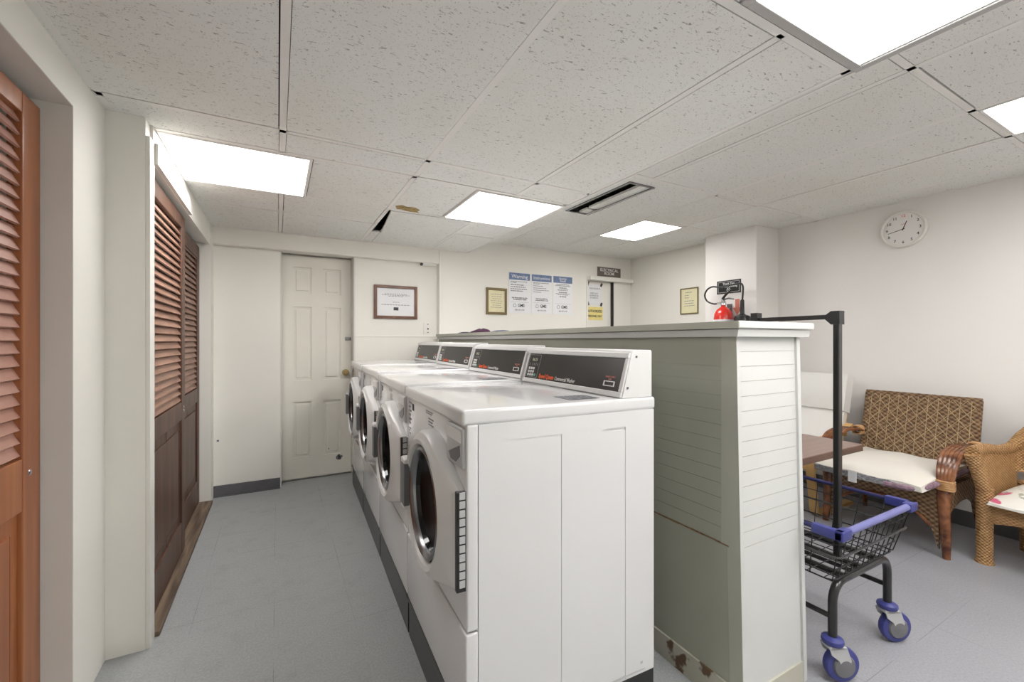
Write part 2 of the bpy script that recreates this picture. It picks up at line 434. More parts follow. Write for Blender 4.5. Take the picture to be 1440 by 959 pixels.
# --- poster wall, electrical-room side, column, right wall, wall behind the camera
bm = B()
box(bm, 1.355, 3.135, YP, YP + .1, 0, 2.3)
box(bm, 3.135, 3.53, YP, YP + .1, 1.90, 2.3)
box(bm, 3.53, XE + .1, YP, YP + .1, 0, 2.3)
box(bm, 1.355, 1.40, YP + .1, 4.05, 0, 2.07)
struct('wall_posters', bm, M['wall'])
bm = B()
box(bm, XE, XE + .12, 2.73, YP, 0, 2.3)
struct('wall_side', bm, M['wall'])
bm = B(); box(bm, 3.60, XR + .05, 2.23, 2.73, 0, 2.3, 0.006); struct('wall_column', bm, M['wall_r'])
bm = B(); box(bm, XR, XR + .1, YB, 2.23, 0, 2.3); struct('wall_right', bm, M['wall_r'])
bm = B(); box(bm, -.64, XR + .1, YB - .1, YB, 0, 2.3); struct('wall_front', bm, M['wall'])
bm = B(); box(bm, XR - .012, XR, YB, 2.23, 0, .1, 0.003); struct('baseboard_right', bm, M['base'])
bm = B(); box(bm, 3.12, 3.78, 3.86, YP, 1.90, 1.945, 0.004); box(bm, 3.115, 3.135, 3.92, YP + .02, 0, 1.90)
struct('trim_6', bm, M['wall'])
# door to the electrical room
bm = B(); box(bm, 3.137, 3.505, YP + .03, YP + .07, 0, 1.895, 0.002)
d = struct('door_2', bm, M['wall'])
bm = B(); lathe(bm, [(0.0, -.05), (.02, -.05), (.026, -.035), (.02, -.02), (.01, -.015), (.01, 0), (.025, .002), (.025, .006)], (3.46, YP + .028, .95), 'y', 16)
obj('door_knob', bm, M['brass'], d, True)
bm = B(); box(bm, 3.505, 3.53, YP + .005, YP + .09, 0, 1.9); struct('trim_7', bm, M['black'])

# --- aisle door (six panels)
dx0, dx1, dy = .031, .588, 4.13
bm = B()
box(bm, dx0, dx1, dy + .012, dy + .04, .018, 1.932)
cols = [(.118, .262), (.356, .500)]
rows = [(.195, .675), (.86, 1.495), (1.61, 1.835)]
xs = [dx0, .118, .262, .356, .500, dx1]
zs = [.018, .195, .675, .86, 1.495, 1.61, 1.835, 1.932]
for i in (0, 2, 4): box(bm, xs[i], xs[i + 1], dy, dy + .012, zs[0], zs[-1])
for j in (0, 2, 4, 6):
    for i in (1, 3): box(bm, xs[i], xs[i + 1], dy, dy + .012, zs[j], zs[j + 1])
for (a, b) in cols:
    for (c0, c1) in rows:
        box(bm, a + .022, b - .022, dy + .004, dy + .013, c0 + .024, c1 - .024, 0.004, 2)
door1 = struct('door_1', bm, M['door'])
bm = B(); lathe(bm, [(.0, -.058), (.016, -.056), (.025, -.045), (.025, -.034), (.012, -.024), (.011, -.006), (.028, -.004), (.030, 0)], (.541, dy, .917), 'y', 20)
obj('door_knob', bm, M['brass'], door1, True)
bm = B(); box(bm, .535, .588, dy - .006, dy, 1.205, 1.235, .002); box(bm, .55, .565, dy - .016, dy, 1.21, 1.23, .002)
obj('latch', bm, M['dchrome'], door1)
bm = B()
for q in ((.478, .158, .02), (.492, .15, .014), (.505, .165, .012), (.40, .245, .006), (.485, .175, .012)):
    lathe(bm, [(q[2], 0), (q[2], .0008)], (q[0], dy - .0008, q[1]), 'y', 7)
obj('chipped_paint', bm, M['greyink'], door1)
bm = B(); box(bm, -.41, -.395, 3.9965, 4.0, .424, .437, .001); obj('trim_8', bm, M['greyink'])['kind'] = 'structure'

# --- partition with a ledge
def pxl(y): return 1.29 + .02 * (y - .87)
def yend(z): return .845 + .025 * z / 1.2
bm = B()
def hexa(bm, x0a, x1a, x0b, x1b, ya_bot, ya_top, yb, z0, z1, mi=0):
    vs = [bm.verts.new(p) for p in [(x0a, ya_bot, z0), (x1a, ya_bot, z0), (x1b, yb, z0), (x0b, yb, z0),
                                    (x0a, ya_top, z1), (x1a, ya_top, z1), (x1b, yb, z1), (x0b, yb, z1)]]
    for q in ((0, 1, 2, 3), (4, 5, 6, 7), (0, 1, 5, 4), (1, 2, 6, 5), (2, 3, 7, 6), (3, 0, 4, 7)):
        bm.faces.new([vs[i] for i in q]).material_index = mi
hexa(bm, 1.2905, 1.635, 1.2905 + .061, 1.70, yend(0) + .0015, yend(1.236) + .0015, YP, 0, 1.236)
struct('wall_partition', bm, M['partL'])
# horizontal bead boards on the long side
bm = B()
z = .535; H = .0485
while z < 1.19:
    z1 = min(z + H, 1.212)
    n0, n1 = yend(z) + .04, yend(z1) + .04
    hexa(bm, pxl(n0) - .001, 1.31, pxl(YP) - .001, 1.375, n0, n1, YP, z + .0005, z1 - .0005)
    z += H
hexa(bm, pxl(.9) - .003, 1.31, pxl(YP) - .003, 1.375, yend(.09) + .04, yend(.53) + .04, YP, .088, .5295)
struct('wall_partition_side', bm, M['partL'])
# end boards
bm = B()
z = .535
while z < 1.19:
    z1 = min(z + H, 1.214)
    a, b = yend(z), yend(z1)
    vs = [bm.verts.new(p) for p in [(1.305, a, z + .0008), (1.632, a, z + .0008), (1.632, a + .01, z + .0008), (1.305, a + .01, z + .0008),
                                    (1.305, b, z1 - .0008), (1.632, b, z1 - .0008), (1.632, b + .01, z1 - .0008), (1.305, b + .01, z1 - .0008)]]
    for q in ((0, 1, 2, 3), (4, 5, 6, 7), (0, 1, 5, 4), (1, 2, 6, 5), (2, 3, 7, 6), (3, 0, 4, 7)): bm.faces.new([vs[i] for i in q])
    z += H
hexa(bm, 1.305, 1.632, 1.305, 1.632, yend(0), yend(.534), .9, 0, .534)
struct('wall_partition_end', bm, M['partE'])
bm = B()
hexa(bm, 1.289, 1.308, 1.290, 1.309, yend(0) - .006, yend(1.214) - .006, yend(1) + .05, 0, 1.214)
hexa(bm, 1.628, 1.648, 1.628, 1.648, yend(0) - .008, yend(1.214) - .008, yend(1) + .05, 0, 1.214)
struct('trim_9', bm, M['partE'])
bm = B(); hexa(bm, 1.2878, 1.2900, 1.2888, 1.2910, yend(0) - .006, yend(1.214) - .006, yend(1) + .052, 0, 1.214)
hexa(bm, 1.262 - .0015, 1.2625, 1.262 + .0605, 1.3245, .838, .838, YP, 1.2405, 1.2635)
struct('trim_shade', bm, M['partS'])  # thin plates put on to carry the shade tone of post and ledge
bm = B()
hexa(bm, pxl(.9) - .0015, 1.30, pxl(.9) - .0015, 1.30, .885, .885, .888, .5285, .536)
n = 60
for i in range(n):
    y0 = .89 + 3.0 * i / n; y1 = .89 + 3.0 * (i + 1) / n
    w = .0012 + .0025 * random.random() if y0 < 1.25 else .0008 + .0012 * random.random()
    zc = .532 + .001 * math.sin(i)
    hexa(bm, pxl(y0) - .0036, 1.30, pxl(y1) - .0036, 1.31, y0, y0, y1, zc - w, zc + w)
struct('trim_10', bm, M['crack'])
bm = B()
hexa(bm, pxl(.85) - .010, 1.31, pxl(YP) - .010, 1.375, yend(0) + .03, yend(.09) + .03, YP, 0, .088)
struct('baseboard_partition', bm, M['partB'])
bm = B(); hexa(bm, 1.305, 1.63, 1.305, 1.63, yend(0) - .006, yend(.075) - .006, .9, 0, .07)
struct('baseboard_end', bm, M['partB'])
bm = B()
hexa(bm, 1.262, 1.698, 1.262 + .062, 1.76, .838, .838, YP, 1.240, 1.264)
bmesh.ops.bevel(bm, geom=list(bm.edges), offset=.003, segments=2, affect='EDGES')
struct('trim_11', bm, M['partE'])
bm = B()
hexa(bm, 1.272, 1.685, 1.272 + .062, 1.745, .850, .846, YP, 1.214, 1.238)
struct('trim_12', bm, M['partE'])

# --- ceilings: mineral tiles in a tee grid
def ceiling(name, xsx, ysy, z, holes, gridname):
    bt, bg = B(), B()
    for i in range(len(xsx) - 1):
        for j in range(len(ysy) - 1):
            x0, x1, y0, y1 = xsx[i], xsx[i + 1], ysy[j], ysy[j + 1]
            cx, cy = (x0 + x1) / 2, (y0 + y1) / 2
            if any(h[0] < cx < h[1] and h[2] < cy < h[3] for h in holes): continue
            g = [.0125 + random.choice((.001, .002, .004, .006)) for _ in range(4)]
            a0, a1, b0, b1 = x0 + g[0], x1 - g[1], y0 + g[2], y1 - g[3]
            tl = [random.uniform(-.002, .002) for _ in range(4)]
            vs = [bt.verts.new(p) for p in [(a0, b0, z + tl[0]), (a1, b0, z + tl[1]), (a1, b1, z + tl[2]), (a0, b1, z + tl[3])]]
            vt = [bt.verts.new((v.co.x, v.co.y, z + .015)) for v in vs]
            bt.faces.new(vs); bt.faces.new(vt[::-1])
            for k in range(4): bt.faces.new((vs[k], vs[(k + 1) % 4], vt[(k + 1) % 4], vt[k]))
    return bt
def bars(bg, segs, z):
    for (x0, x1, y0, y1) in segs: box(bg, x0, x1, y0, y1, z - .0015, z + .012)
w = .0125
xl = [-.60, .02, .64, 1.26, 1.645]
yl = [YB, -.52, .705, 2.02, 2.25, 2.88, 3.30, 3.935]
holesL = [(1.03, 1.64, 2.26, 2.90), (-.45, .15, 2.25, 2.88), (1.03, 1.66, -.53, .70)]
bt = ceiling('ceiling', xl, yl, ZL, [(1.0, 1.66, 2.25, 2.88), (-.45, .02, 2.25, 2.88), (1.0, 1.66, -.52, .705),
                                     (.02, .64, 2.25, 2.88), (.64, 1.26, 2.88, 3.30), (.64, 1.26, 3.30, 3.93), (.64, 1.26, 2.25, 2.88), (.64, 1.26, -.52, .705)], '')
def tilebox(x0, x1, y0, y1, z=ZL): box(bt, x0, x1, y0, y1, z, z + .015)
tilebox(.155, .626, 2.264, 2.867)
tilebox(.655, 1.005, 2.266, 2.865)
tilebox(.655, 1.04, -.50, .69)
tilebox(.725, 1.247, 3.45, 3.918)
bt2 = B()
struct('ceiling', bt, M['tile'])
bg = B()
for x in (.02, .64, 1.26):
    y0 = YB; segs = []
    if x == 1.26: bars(bg, [(x - w, x + w, .705, 2.25), (x - w, x + w, 2.90, 3.93)], ZL)
    elif x == .02: bars(bg, [(x - w, x + w, YB, 2.25), (x - w, x + w, 2.88, 3.93)], ZL)
    else: bars(bg, [(x - w, x + w, YB, 3.93)], ZL)
for y in (-.52, .705, 2.02, 2.25, 2.88, 3.30):
    x1 = 1.63
    if y == 3.30: bars(bg, [(-.44, .64, y - w, y + w), (1.26, x1, y - w, y + w)], ZL)
    else: bars(bg, [(-.568 if y < 2.1 else -.44, x1, y - w, y + w)], ZL)
bars(bg, [(1.606, 1.622, YB, 3.93), (1.6275, 1.632, YB, 3.93), (-.44, 1.63, 3.908, 3.93), (-.56, -.54, YB, 2.15)], ZL)
struct('trim_13', bg, M['grid'])
bm = B(); box(bm, 1.6375, 1.65, YB, YP, ZL - .001, ZR + .02); struct('wall_step', bm, M['grid'])
xr = [1.65, 2.03, 2.635, 3.12, 3.66, XR + .02]
yr = [YB, -.54, .68, 1.91, 2.565, 3.17, YP]
bt = ceiling('c', xr, yr, ZR, [(1.65, 2.2, 1.91, 3.17), (2.635, 3.12, 2.565, 3.17), (2.635, 3.12, -.54, .68), (2.03, 2.635, YB, -.54)], '')
box(bt, 1.66, 1.925, 1.925, 3.155, ZR, ZR + .015); box(bt, 2.145, 2.62, 1.925, 3.155, ZR, ZR + .015)
box(bt, 1.925, 2.145, 2.68, 3.155, ZR, ZR + .015); box(bt, 1.925, 2.145, 1.925, 2.00, ZR, ZR + .015)
box(bt, 2.65, 3.11, -.53, .02, ZR, ZR + .015)
struct('ceiling_upper', bt, M['tile'])
bg = B()
bars(bg, [(2.03 - w, 2.03 + w, YB, 1.91), (2.03 - w, 2.03 + w, 3.17, YP), (2.635 - w, 2.635 + w, YB, YP), (3.12 - w, 3.12 + w, YB, YP), (3.66 - w, 3.66 + w, YB, YP),
          (1.65, XR, .68 - w, .68 + w), (1.65, XR, 1.91 - w, 1.91 + w), (2.63, XR, 2.565 - w, 2.565 + w), (1.65, XR, 3.17 - w, 3.17 + w), (1.65, XR, -.54 - w, -.54 + w),
          (XR - .02, XR, YB, 2.23), (1.65, XE, YP - .02, YP), (XE - .02, XE, 2.73, YP)], ZR)
struct('trim_14', bg, M['grid'])
bm = B(); box(bm, -1.3, 4.2, YB - .1, 4.2, 2.36, 2.40); struct('ceiling_slab', bm, M['plenum'])

# sagging tile beside a dark gap, stained corner
ct = thing('ceiling_tile', 'sagging white ceiling tile with a black triangular gap beside it', 'ceiling tile', (0, 0, 0))
bm = B()
q = [(.668, 2.905, ZL - .004), (1.245, 2.905, ZL - .001), (1.245, 3.46, ZL - .001), (.725, 3.52, ZL - .012)]
vs = [bm.verts.new(p) for p in q]; vt = [bm.verts.new((p[0], p[1], p[2] + .016)) for p in q]
bm.faces.new(vs); bm.faces.new(vt[::-1])
for k in range(4): bm.faces.new((vs[k], vs[(k + 1) % 4], vt[(k + 1) % 4], vt[k]))
obj('panel', bm, M['tile'], ct)
bm = B(); box(bm, .655, .72, 3.53, 3.915, ZL, ZL + .012); obj('edge_strip', bm, M['tile'], ct)
bm = B()
pts = [(.668, 2.79), (.70, 2.755), (.74, 2.775), (.79, 2.765), (.83, 2.80), (.825, 2.84), (.845, 2.866), (.76, 2.866), (.72, 2.845), (.69, 2.85)]
prism(bm, pts, 'z', ZL - .0015, ZL + .001)
st = obj('trim_15', bm, M['stain']); st['kind'] = 'structure'

# ------------------------------------------------------------------ ceiling lights
def ceiling_light(x0, x1, y0, y1, z, label, fr=.022, depth=.0):
    t = thing('ceiling_light', label, 'ceiling light', ((x0 + x1) / 2, (y0 + y1) / 2, z), 0, 'recessed fluorescent panels')
    a, b = (x1 - x0) / 2, (y1 - y0) / 2
    bm = B()
    for q in ((-a, -a + fr, -b, b), (a - fr, a, -b, b), (-a + fr, a - fr, -b, -b + fr), (-a + fr, a - fr, b - fr, b)):
        box(bm, *q, -.006, .02, .0015, 1)
    obj('frame', bm, M['alum'] if fr > .02 else M['grid'], t)
    bm = B(); box(bm, -a - .001, a + .001, -b - .001, b + .001, .021, .06); obj('housing', bm, M['grid'], t)
    bm = B(); box(bm, -a + fr - .002, a - fr + .002, -b + fr - .002, b - fr + .002, .004, .010)
    obj('diffuser', bm, M['diff'], t)
    return t
ceiling_light(-.438, .150, 2.262, 2.874, ZL, 'glowing square ceiling panel above the brown louvred closet doors', .016)
ceiling_light(1.015, 1.628, 2.268, 2.880, ZL, 'glowing square ceiling panel above the washers, left of the dark slot', .016)
ceiling_light(2.648, 3.108, 2.578, 3.158, ZR, 'glowing ceiling panel nearest the electrical room door', .010)
ceiling_light(1.042, 1.640, -.505, .688, ZL, 'large ceiling light panel at the top of the picture, over the partition end', .026)
ceiling_light(2.650, 3.108, .045, .665, ZR, 'ceiling light panel at the right edge of the picture, over the wicker chairs', .012)
# unseen fixtures added behind the viewer for more light
ceiling_light(-.42, .005, -.49, .12, ZL, 'unseen ceiling panel added behind the viewer to light the aisle', .016)
ceiling_light(2.050, 2.620, -1.50, -.56, ZR, 'added unseen ceiling panel over the sitting area, brightening the right wall', .016)

# dark open slot in the ceiling
sl = thing('ceiling_vent', 'black open slot with a loose metal frame in the ceiling', 'vent', (2.035, 2.34, ZR))
bm = B()
for q in ((-.11, -.095, -.34, .34), (.095, .11, -.34, .34), (-.095, .095, -.34, -.325), (-.095, .095, .325, .34)): box(bm, *q, -.008, .006, .001, 1)
obj('frame', bm, M['dchrome'], sl)
bm = B()
for q in ((-.11, -.100, -.34, .34), (.100, .11, -.34, .34), (-.100, .100, -.34, -.33), (-.100, .100, .33, .34)): box(bm, *q, .006, .12)
box(bm, -.11, .11, -.34, .34, .12, .125)
obj('housing', bm, M['louver'], sl)
bm = B()
bm.free()
for k in range(5): obj('baffle', bx(-.10, .10, -.25 + k * .125, -.246 + k * .125, .03, .12), M['louver'], sl)
bm = B(); box(bm, .078, .088, -.33, .32, -.014, -.008); obj('loose_trim', bm, M['alum'], sl, mx=Matrix.Rotation(.03, 4, 'Z'))

# ------------------------------------------------------------------ louvred doors
def louvre_door(name, label, y0, y1, z0, z1, X, th, fm, sm, zr0, zr1, stile, pitch, trail, botrail, screws=()):
    """door in a plane of constant X, room side faces +X"""
    t = thing(name, label, 'door', (X, (y0 + y1) / 2, z0)); hy = (y1 - y0) / 2
    h = z1 - z0; a, b = zr0 - z0, zr1 - z0
    for s, nm in ((-1, 'stile'), (1, 'stile')):
        bm = B(); box(bm, -th, 0, min(s * hy, s * (hy - stile)), max(s * hy, s * (hy - stile)), 0, h, .004); obj(nm, bm, fm, t)
    for (c0, c1, nm) in ((0, botrail, 'bottom_rail'), (a, b, 'middle_rail'), (h - trail, h, 'top_rail')):
        bm = B(); box(bm, -th + .001, -.001, -hy + stile, hy - stile, c0, c1, .003); obj(nm, bm, fm, t)
    bm = B(); box(bm, -th * .7, -th * .35, -hy + stile - .004, hy - stile + .004, botrail - .01, a + .01)
    box(bm, -th * .36, -.006, -hy + stile + .05, hy - stile - .05, botrail + .05, a - .05, .006)
    box(bm, -th * .36, -.010, -.004, .004, botrail, a)
    obj('lower_panel', bm, fm, t)
    zz = b + .01; n = 0
    while zz < h - trail - .008:
        bm = B(); L = hy - stile + .006
        # slat slopes down towards the room
        c, s = math.cos(1.12), math.sin(1.12); wd = .0195; tt = .0035
        pts = [(-th / 2 + (u * c + v * s), zz + pitch * .4 + (-u * s + v * c)) for u, v in ((-wd, -tt), (wd, -tt), (wd, tt), (-wd, tt))]
        vs = []
        va = [bm.verts.new((p[0], -L, p[1])) for p in pts]; vb = [bm.verts.new((p[0], L, p[1])) for p in pts]
        bm.faces.new(va); bm.faces.new(vb[::-1])
        for k in range(4): bm.faces.new((va[k], vb[k], vb[(k + 1) % 4], va[(k + 1) % 4]))
        obj('slat', bm, sm, t); zz += pitch; n += 1
    for (yy, zc) in screws:
        bm = B(); lathe(bm, [(0, .004), (.006, .0035), (.009, .001), (.009, -.002)], (0, yy - (y0 + y1) / 2, zc - z0), 'x', 14)
        sc = obj('screw', bm, M['chrome'], t, True); sc['label'] = 'pale metal screw head'
    return t
louvre_door('louvred_door', 'reddish louvred wooden door at the left edge, nearest the viewer', 1.26, 1.858, .02, 1.915, -.640, .034,
            M['redwood'], M['redslat'], .712, .862, .105, .0368, .06, .14, [(1.79, .814)])
louvre_door('louvred_door', 'worn brown louvred closet door, the nearer of the pair', 2.226, 3.045, .028, 1.895, -.462, .032,
            M['brown'], M['brownslat'], .765, .862, .085, .0365, .07, .17, [(3.0, .81), (3.0, .83)])
louvre_door('louvred_door', 'worn brown louvred closet door, the farther of the pair by the aisle end', 3.052, 3.855, .028, 1.885, -.500, .030,
            M['brown'], M['brownslat'], .765, .862, .085, .0365, .09, .17)

# ------------------------------------------------------------------ washers
W, D, HT = .69, .662, 1.015
def make_washer():
    t = thing('washing_machine', 'x', 'washing machine')
    hw = W / 2 - .002
    bm = B()
    box(bm, -hw + .004, hw - .004, .03, D - .004, .11, .976)                     # inner body
    for s in (-1, 1):                                                          # side sheets with pressed ribs
        x = s * (hw - .004)
        xo = s * hw
        for (a, b, z0, z1, dd) in ((.034, .146, .115, .975, 0), (.146, .298, .115, .925, -.0016), (.298, .45, .115, .925, 0.0), (.45, .54, .115, .915, -.0016), (.54, D - .002, .115, .975, 0),
                                   (.146, .298, .925, .975, 0), (.298, .54, .925, .975, 0)):
            e = xo + s * dd
            box(bm, min(x - s * .002, e), max(x - s * .002, e), a, b, z0, z1)
    body = obj('body', bm, M['white'], t)
    # front panels
    bm = B()
    box(bm, -hw, hw, 0, .034, .424, .976, .007, 3); obj('front_panel', bm, M['white'], t, True)
    bm = B(); box(bm, -hw, hw, -.003, .034, .165, .419, .006, 3); obj('lower_panel', bm, M['white'], t, True)
    bm = B(); box(bm, -hw + .006, hw - .006, .003, .03, .004, .148, .002); box(bm, -hw, hw, -.004, .02, .148, .164, .002, mi=1)
    obj('kick_plate', bm, [M['kick'], M['black']], t)
    bm = B(); box(bm, -hw + .006, hw - .006, .03, D + .004, 0.0, .115, .004); obj('plinth', bm, M['black'], t)
    bm = B(); box(bm, -hw + .0, hw - .0, -.012, D + .006, .974, HT, .011, 4); top = obj('top', bm, M['white'], t, True)
    # door: shell swept from the round porthole to its hull with the hinge
    cx, cz, ro, ri = .062, .687, .226, .176
    hx, hz0, hz1 = hw - .018, .535, .80
    hull = []
    N = 96
    circ = [(cx + ro * math.cos(2 * PI * k / N), cz + ro * math.sin(2 * PI * k / N)) for k in range(N)]
    P = circ + [(hx, hz0), (hx, hz1)]
    def inter(ang):   # farthest hull point along a ray from the centre
        d = (math.cos(ang), math.sin(ang)); best = ro
        poly = HU
        for i in range(len(poly)):
            (x1, y1), (x2, y2) = poly[i], poly[(i + 1) % len(poly)]
            ax, ay, bx_, by_ = x1 - cx, y1 - cz, x2 - cx, y2 - cz
            den = d[0] * (by_ - ay) - d[1] * (bx_ - ax)
            if abs(den) < 1e-9: continue
            tt = (ax * (by_ - ay) - ay * (bx_ - ax)) / den
            uu = (ax * d[1] - ay * d[0]) / den
            if tt > 0 and -1e-6 <= uu <= 1 + 1e-6: best = max(best, tt)
        return best
    pts = sorted(P); lo = []; up = []
    cr = lambda o, a, b: (a[0] - o[0]) * (b[1] - o[1]) - (a[1] - o[1]) * (b[0] - o[0])
    for p in pts:
        while len(lo) > 1 and cr(lo[-2], lo[-1], p) <= 0: lo.pop()
        lo.append(p)
    for p in reversed(pts):
        while len(up) > 1 and cr(up[-2], up[-1], p) <= 0: up.pop()
        up.append(p)
    HU = lo[:-1] + up[:-1]
    angs = [2 * PI * k / N for k in range(N)] + [math.atan2(hz0 - cz, hx - cx) % (2 * PI), math.atan2(hz1 - cz, hx - cx) % (2 * PI)]
    angs = sorted(angs)
    bm = B(); rings = []
    for a in angs:
        R = inter(a); c, s = math.cos(a), math.sin(a)
        ring = []
        for (rr, y) in ((R, -.001), (R, -.030), (R - .008, -.043), (R - .03, -.049), (ri + .022, -.056), (ri + .008, -.052), (ri, -.040), (ri - .006, -.004)):
            x = cx + rr * c; zc = cz + rr * s
            k = max(0, min(1, (x - (cx + .10)) / (hx - cx - .10)))
            yy = y * (1 - .45 * k) if rr > ri + .012 else y
            ring.append(bm.verts.new((x, yy, zc)))
        rings.append(ring)
    for i in range(len(rings)):
        A, C = rings[i], rings[(i + 1) % len(rings)]
        for k in range(7): bm.faces.new((A[k], C[k], C[k + 1], A[k + 1]))
    dr = obj('door', bm, M['whitep'], t, True)
    bm = B(); lathe(bm, [(ri - .004, -.046), (ri - .012, -.050), (ri - .020, -.044), (ri - .026, -.030), (ri - .028, -.012)], (cx, 0, cz), 'y', 56, False)
    obj('porthole_ring', bm, M['dchrome'], dr, True)
    bm = B(); lathe(bm, [(ri - .026, -.030), (ri - .032, -.016), (ri - .060, -.006), (.06, -.0045), (0.001, -.004)], (cx, 0, cz), 'y', 56, False)
    obj('porthole_glass', bm, M['glass'], dr, True)
    bm = B()
    for k in range(7):
        a = math.radians(-62 + k * 7); r0, r1 = ri - .075, ri - .05
        tube(bm, [(cx + r0 * math.cos(a), -.008, cz + r0 * math.sin(a)), (cx + r1 * math.cos(a + .05), -.010, cz + r1 * math.sin(a + .05))], .0028, 6)
    obj('drum_glint', bm, M['dchrome'], dr, True)
    bm = B(); box(bm, cx - ro - .008, cx - ri + .006, -.066, -.030, cz - .085, cz + .095, .008, 3)
    hd = obj('handle', bm, M['whitep'], dr, True)
    bm = B(); box(bm, cx - ro + .006, cx - ri + .0075, -.0675, -.046, cz - .070, cz + .080, .003, 2); o = obj('grip_recess', bm, M['grey'], hd)
    # piano hinge
    bm = B(); box(bm, hx - .002, hx + .014, -.026, -.001, hz0, hz1, .001, 1); hg = obj('hinge', bm, M['black'], dr)
    bm = B()
    for k in range(11):
        zc = hz0 + .012 + k * (hz1 - hz0 - .02) / 10.5
        box(bm, hx + .006, hx + .0155, -.019, -.003, zc, zc + .019)
    obj('hinge_leaf', bm, M['lgrey'], hg)
    # soap drawer
    bm = B(); box(bm, .200, .334, -.010, .006, .855, .966, .008, 3); dw = obj('soap_drawer', bm, M['lgrey'], t, True)
    bm = B(); prism(bm, [(.225, .885), (.315, .918), (.318, .890), (.285, .868), (.240, .868)], 'y', -.0115, -.008); obj('finger_recess', bm, M['grey'], dw)
    bm = B(); box(bm, .208, .327, -.0125, -.009, .926, .958, .0015); obj('drawer_face', bm, M['whitep'], dw)
    # printed labels
    bm = B()
    for (x0, x1, zt, n, st) in ((-.325, -.285, .958, 6, .016), (-.262, -.240, .955, 3, .009), (-.325, -.292, .855, 3, .01), (-.095 + .03, -.01 + .03, .960, 2, .007), (-.06 + .03, .0 + .03, .938, 3, .01)):
        for k in range(n):
            box(bm, x0, x1 - .012 * (k % 2), -.0012, .0005, zt - k * st - st * .42, zt - k * st)
    obj('printed_label', bm, M['greyink'], t)
    bm = B(); box(bm, -.265, -.240, -.0014, .0005, .930, .955); obj('sticker', bm, M['ink'], t)
    # control console
    y0, y1, yb, z0, z1 = .525, .568, D - .005, HT - .002, HT + .155
    bm = B(); prism(bm, [(y0, z0), (y1, z1 - .012), (y1 + .004, z1 - .002), (y1 + .03, z1), (yb, z1), (yb, z0)], 'x', -hw + .004, hw - .004)
    bmesh.ops.bevel(bm, geom=[e for e in bm.edges], offset=.003, segments=2, affect='EDGES')
    cn = obj('control_console', bm, M['whitep'], t, True)
    tilt = math.atan2(y1 - y0, z1 - .012 - z0)
    Lf = math.hypot(y1 - y0, z1 - .012 - z0)
    Mx = Matrix.Translation((0, y0, z0)) @ Matrix.Rotation(-tilt, 4, 'X')       # local z runs up the sloped face, -y out of it
    bm = B(); e = hw - .006
    for q in ((-e, e, -.006, .002, 0.004, .022), (-e, e, -.010, .002, Lf - .016, Lf + .002), (-e, -e + .014, -.006, .002, .022, Lf - .016), (e - .016, e, -.006, .002, .022, Lf - .016)):
        box(bm, *q, .002, 1)
    obj('console_bezel', bm, M['whitep'], cn, mx=Mx)
    bm = B(); box(bm, -e + .014, e - .016, -.003, .003, .022, Lf - .016); pn = obj('control_panel', bm, M['panel'], cn, mx=Mx)
    px0 = -e + .02
    bm = B()
    for q in ((px0, px0 + .098, .028, .0290), (px0, px0 + .098, Lf - .0225, Lf - .0215), (px0, px0 + .001, .028, Lf - .0215), (px0 + .097, px0 + .098, .028, Lf - .0215)):
        box(bm, q[0], q[1], -.0036, -.003, q[2], q[3])
    for k in range(4): box(bm, px0 + .036 + k * .015, px0 + .038 + k * .015, -.0036, -.003, .080, .092)
    box(bm, px0 + .012, px0 + .014, -.0036, -.003, .080, .092)
    obj('keypad_outline', bm, M['lgrey'], pn, mx=Mx)
    for r in range(3):
        for c in range(3):
            bm = B(); box(bm, px0 + .012 + c * .019, px0 + .026 + c * .019, -.005, -.003, .033 + r * .0145, .044 + r * .0145, .001, 1); obj('key', bm, M['whitep'], pn, mx=Mx)
    bm = B(); box(bm, px0 + .070, px0 + .084, -.005, -.003, .033, .044, .001, 1); obj('key', bm, M['green'], pn, mx=Mx)['label'] = 'teal start key'
    RX = Mx @ Matrix.Rotation(PI / 2, 4, 'X')
    def ctext(name, s, size, x, zz, m, **k):
        return text(name, s, size, Vector((0, 0, 0)), RX, m, pn, **k), (x, zz)
    def put(s, size, x, zz, m, al='LEFT', sx=1.0, bold=0.0, nm='lettering'):
        o = text(nm, s, size, (0, 0, 0), Matrix.Identity(4), m, pn, align=al, sx=sx, ext=.0003, bold=bold)
        o.data.transform(Mx @ Matrix.Translation((x, -.0036, zz)) @ Matrix.Rotation(PI / 2, 4, 'X'))
        return o
    put('06:25', .020, px0 + .028, .107, M['digits'], nm='display_digits')
    put('Speed Queen', .0255, px0 + .116, .037, M['orange'], sx=.86, bold=.0006)
    put('Commercial Washer', .0215, px0 + .245, .035, M['whiteink'], sx=.78)
    put('INSERT CARD', .008, e - .07, .068, M['pinkink'], 'CENTER')
    put('HERE', .007, e - .07, .060, M['pinkink'], 'CENTER')
    bm = B()
    for q in ((-.098, -.042, .036, .039), (-.098, -.042, .051, .054), (-.098, -.094, .036, .054), (-.046, -.042, .036, .054)): box(bm, e + q[0], e + q[1], -.0055, -.003, q[2], q[3])
    obj('card_slot', bm, M['whiteink'], pn, mx=Mx)
    for q in ((.585, .130), (.548, .030)): obj('screw', bx(hw - .005, hw - .002, q[0], q[0] + .007, HT + q[1], HT + q[1] + .007, .001), M['grey'], cn)
    # sticker on the lid
    bm = B(); box(bm, .20, .295, .36, .475, HT - .0005, HT + .0006); sk = obj('warning_sticker', bm, M['ink'], top)
    bm = B()
    for k in range(6): box(bm, .207, .288 - .02 * (k % 2), .368 + k * .017, .375 + k * .017, HT + .0006, HT + .0009)
    obj('sticker_print', bm, M['greyink'], sk)
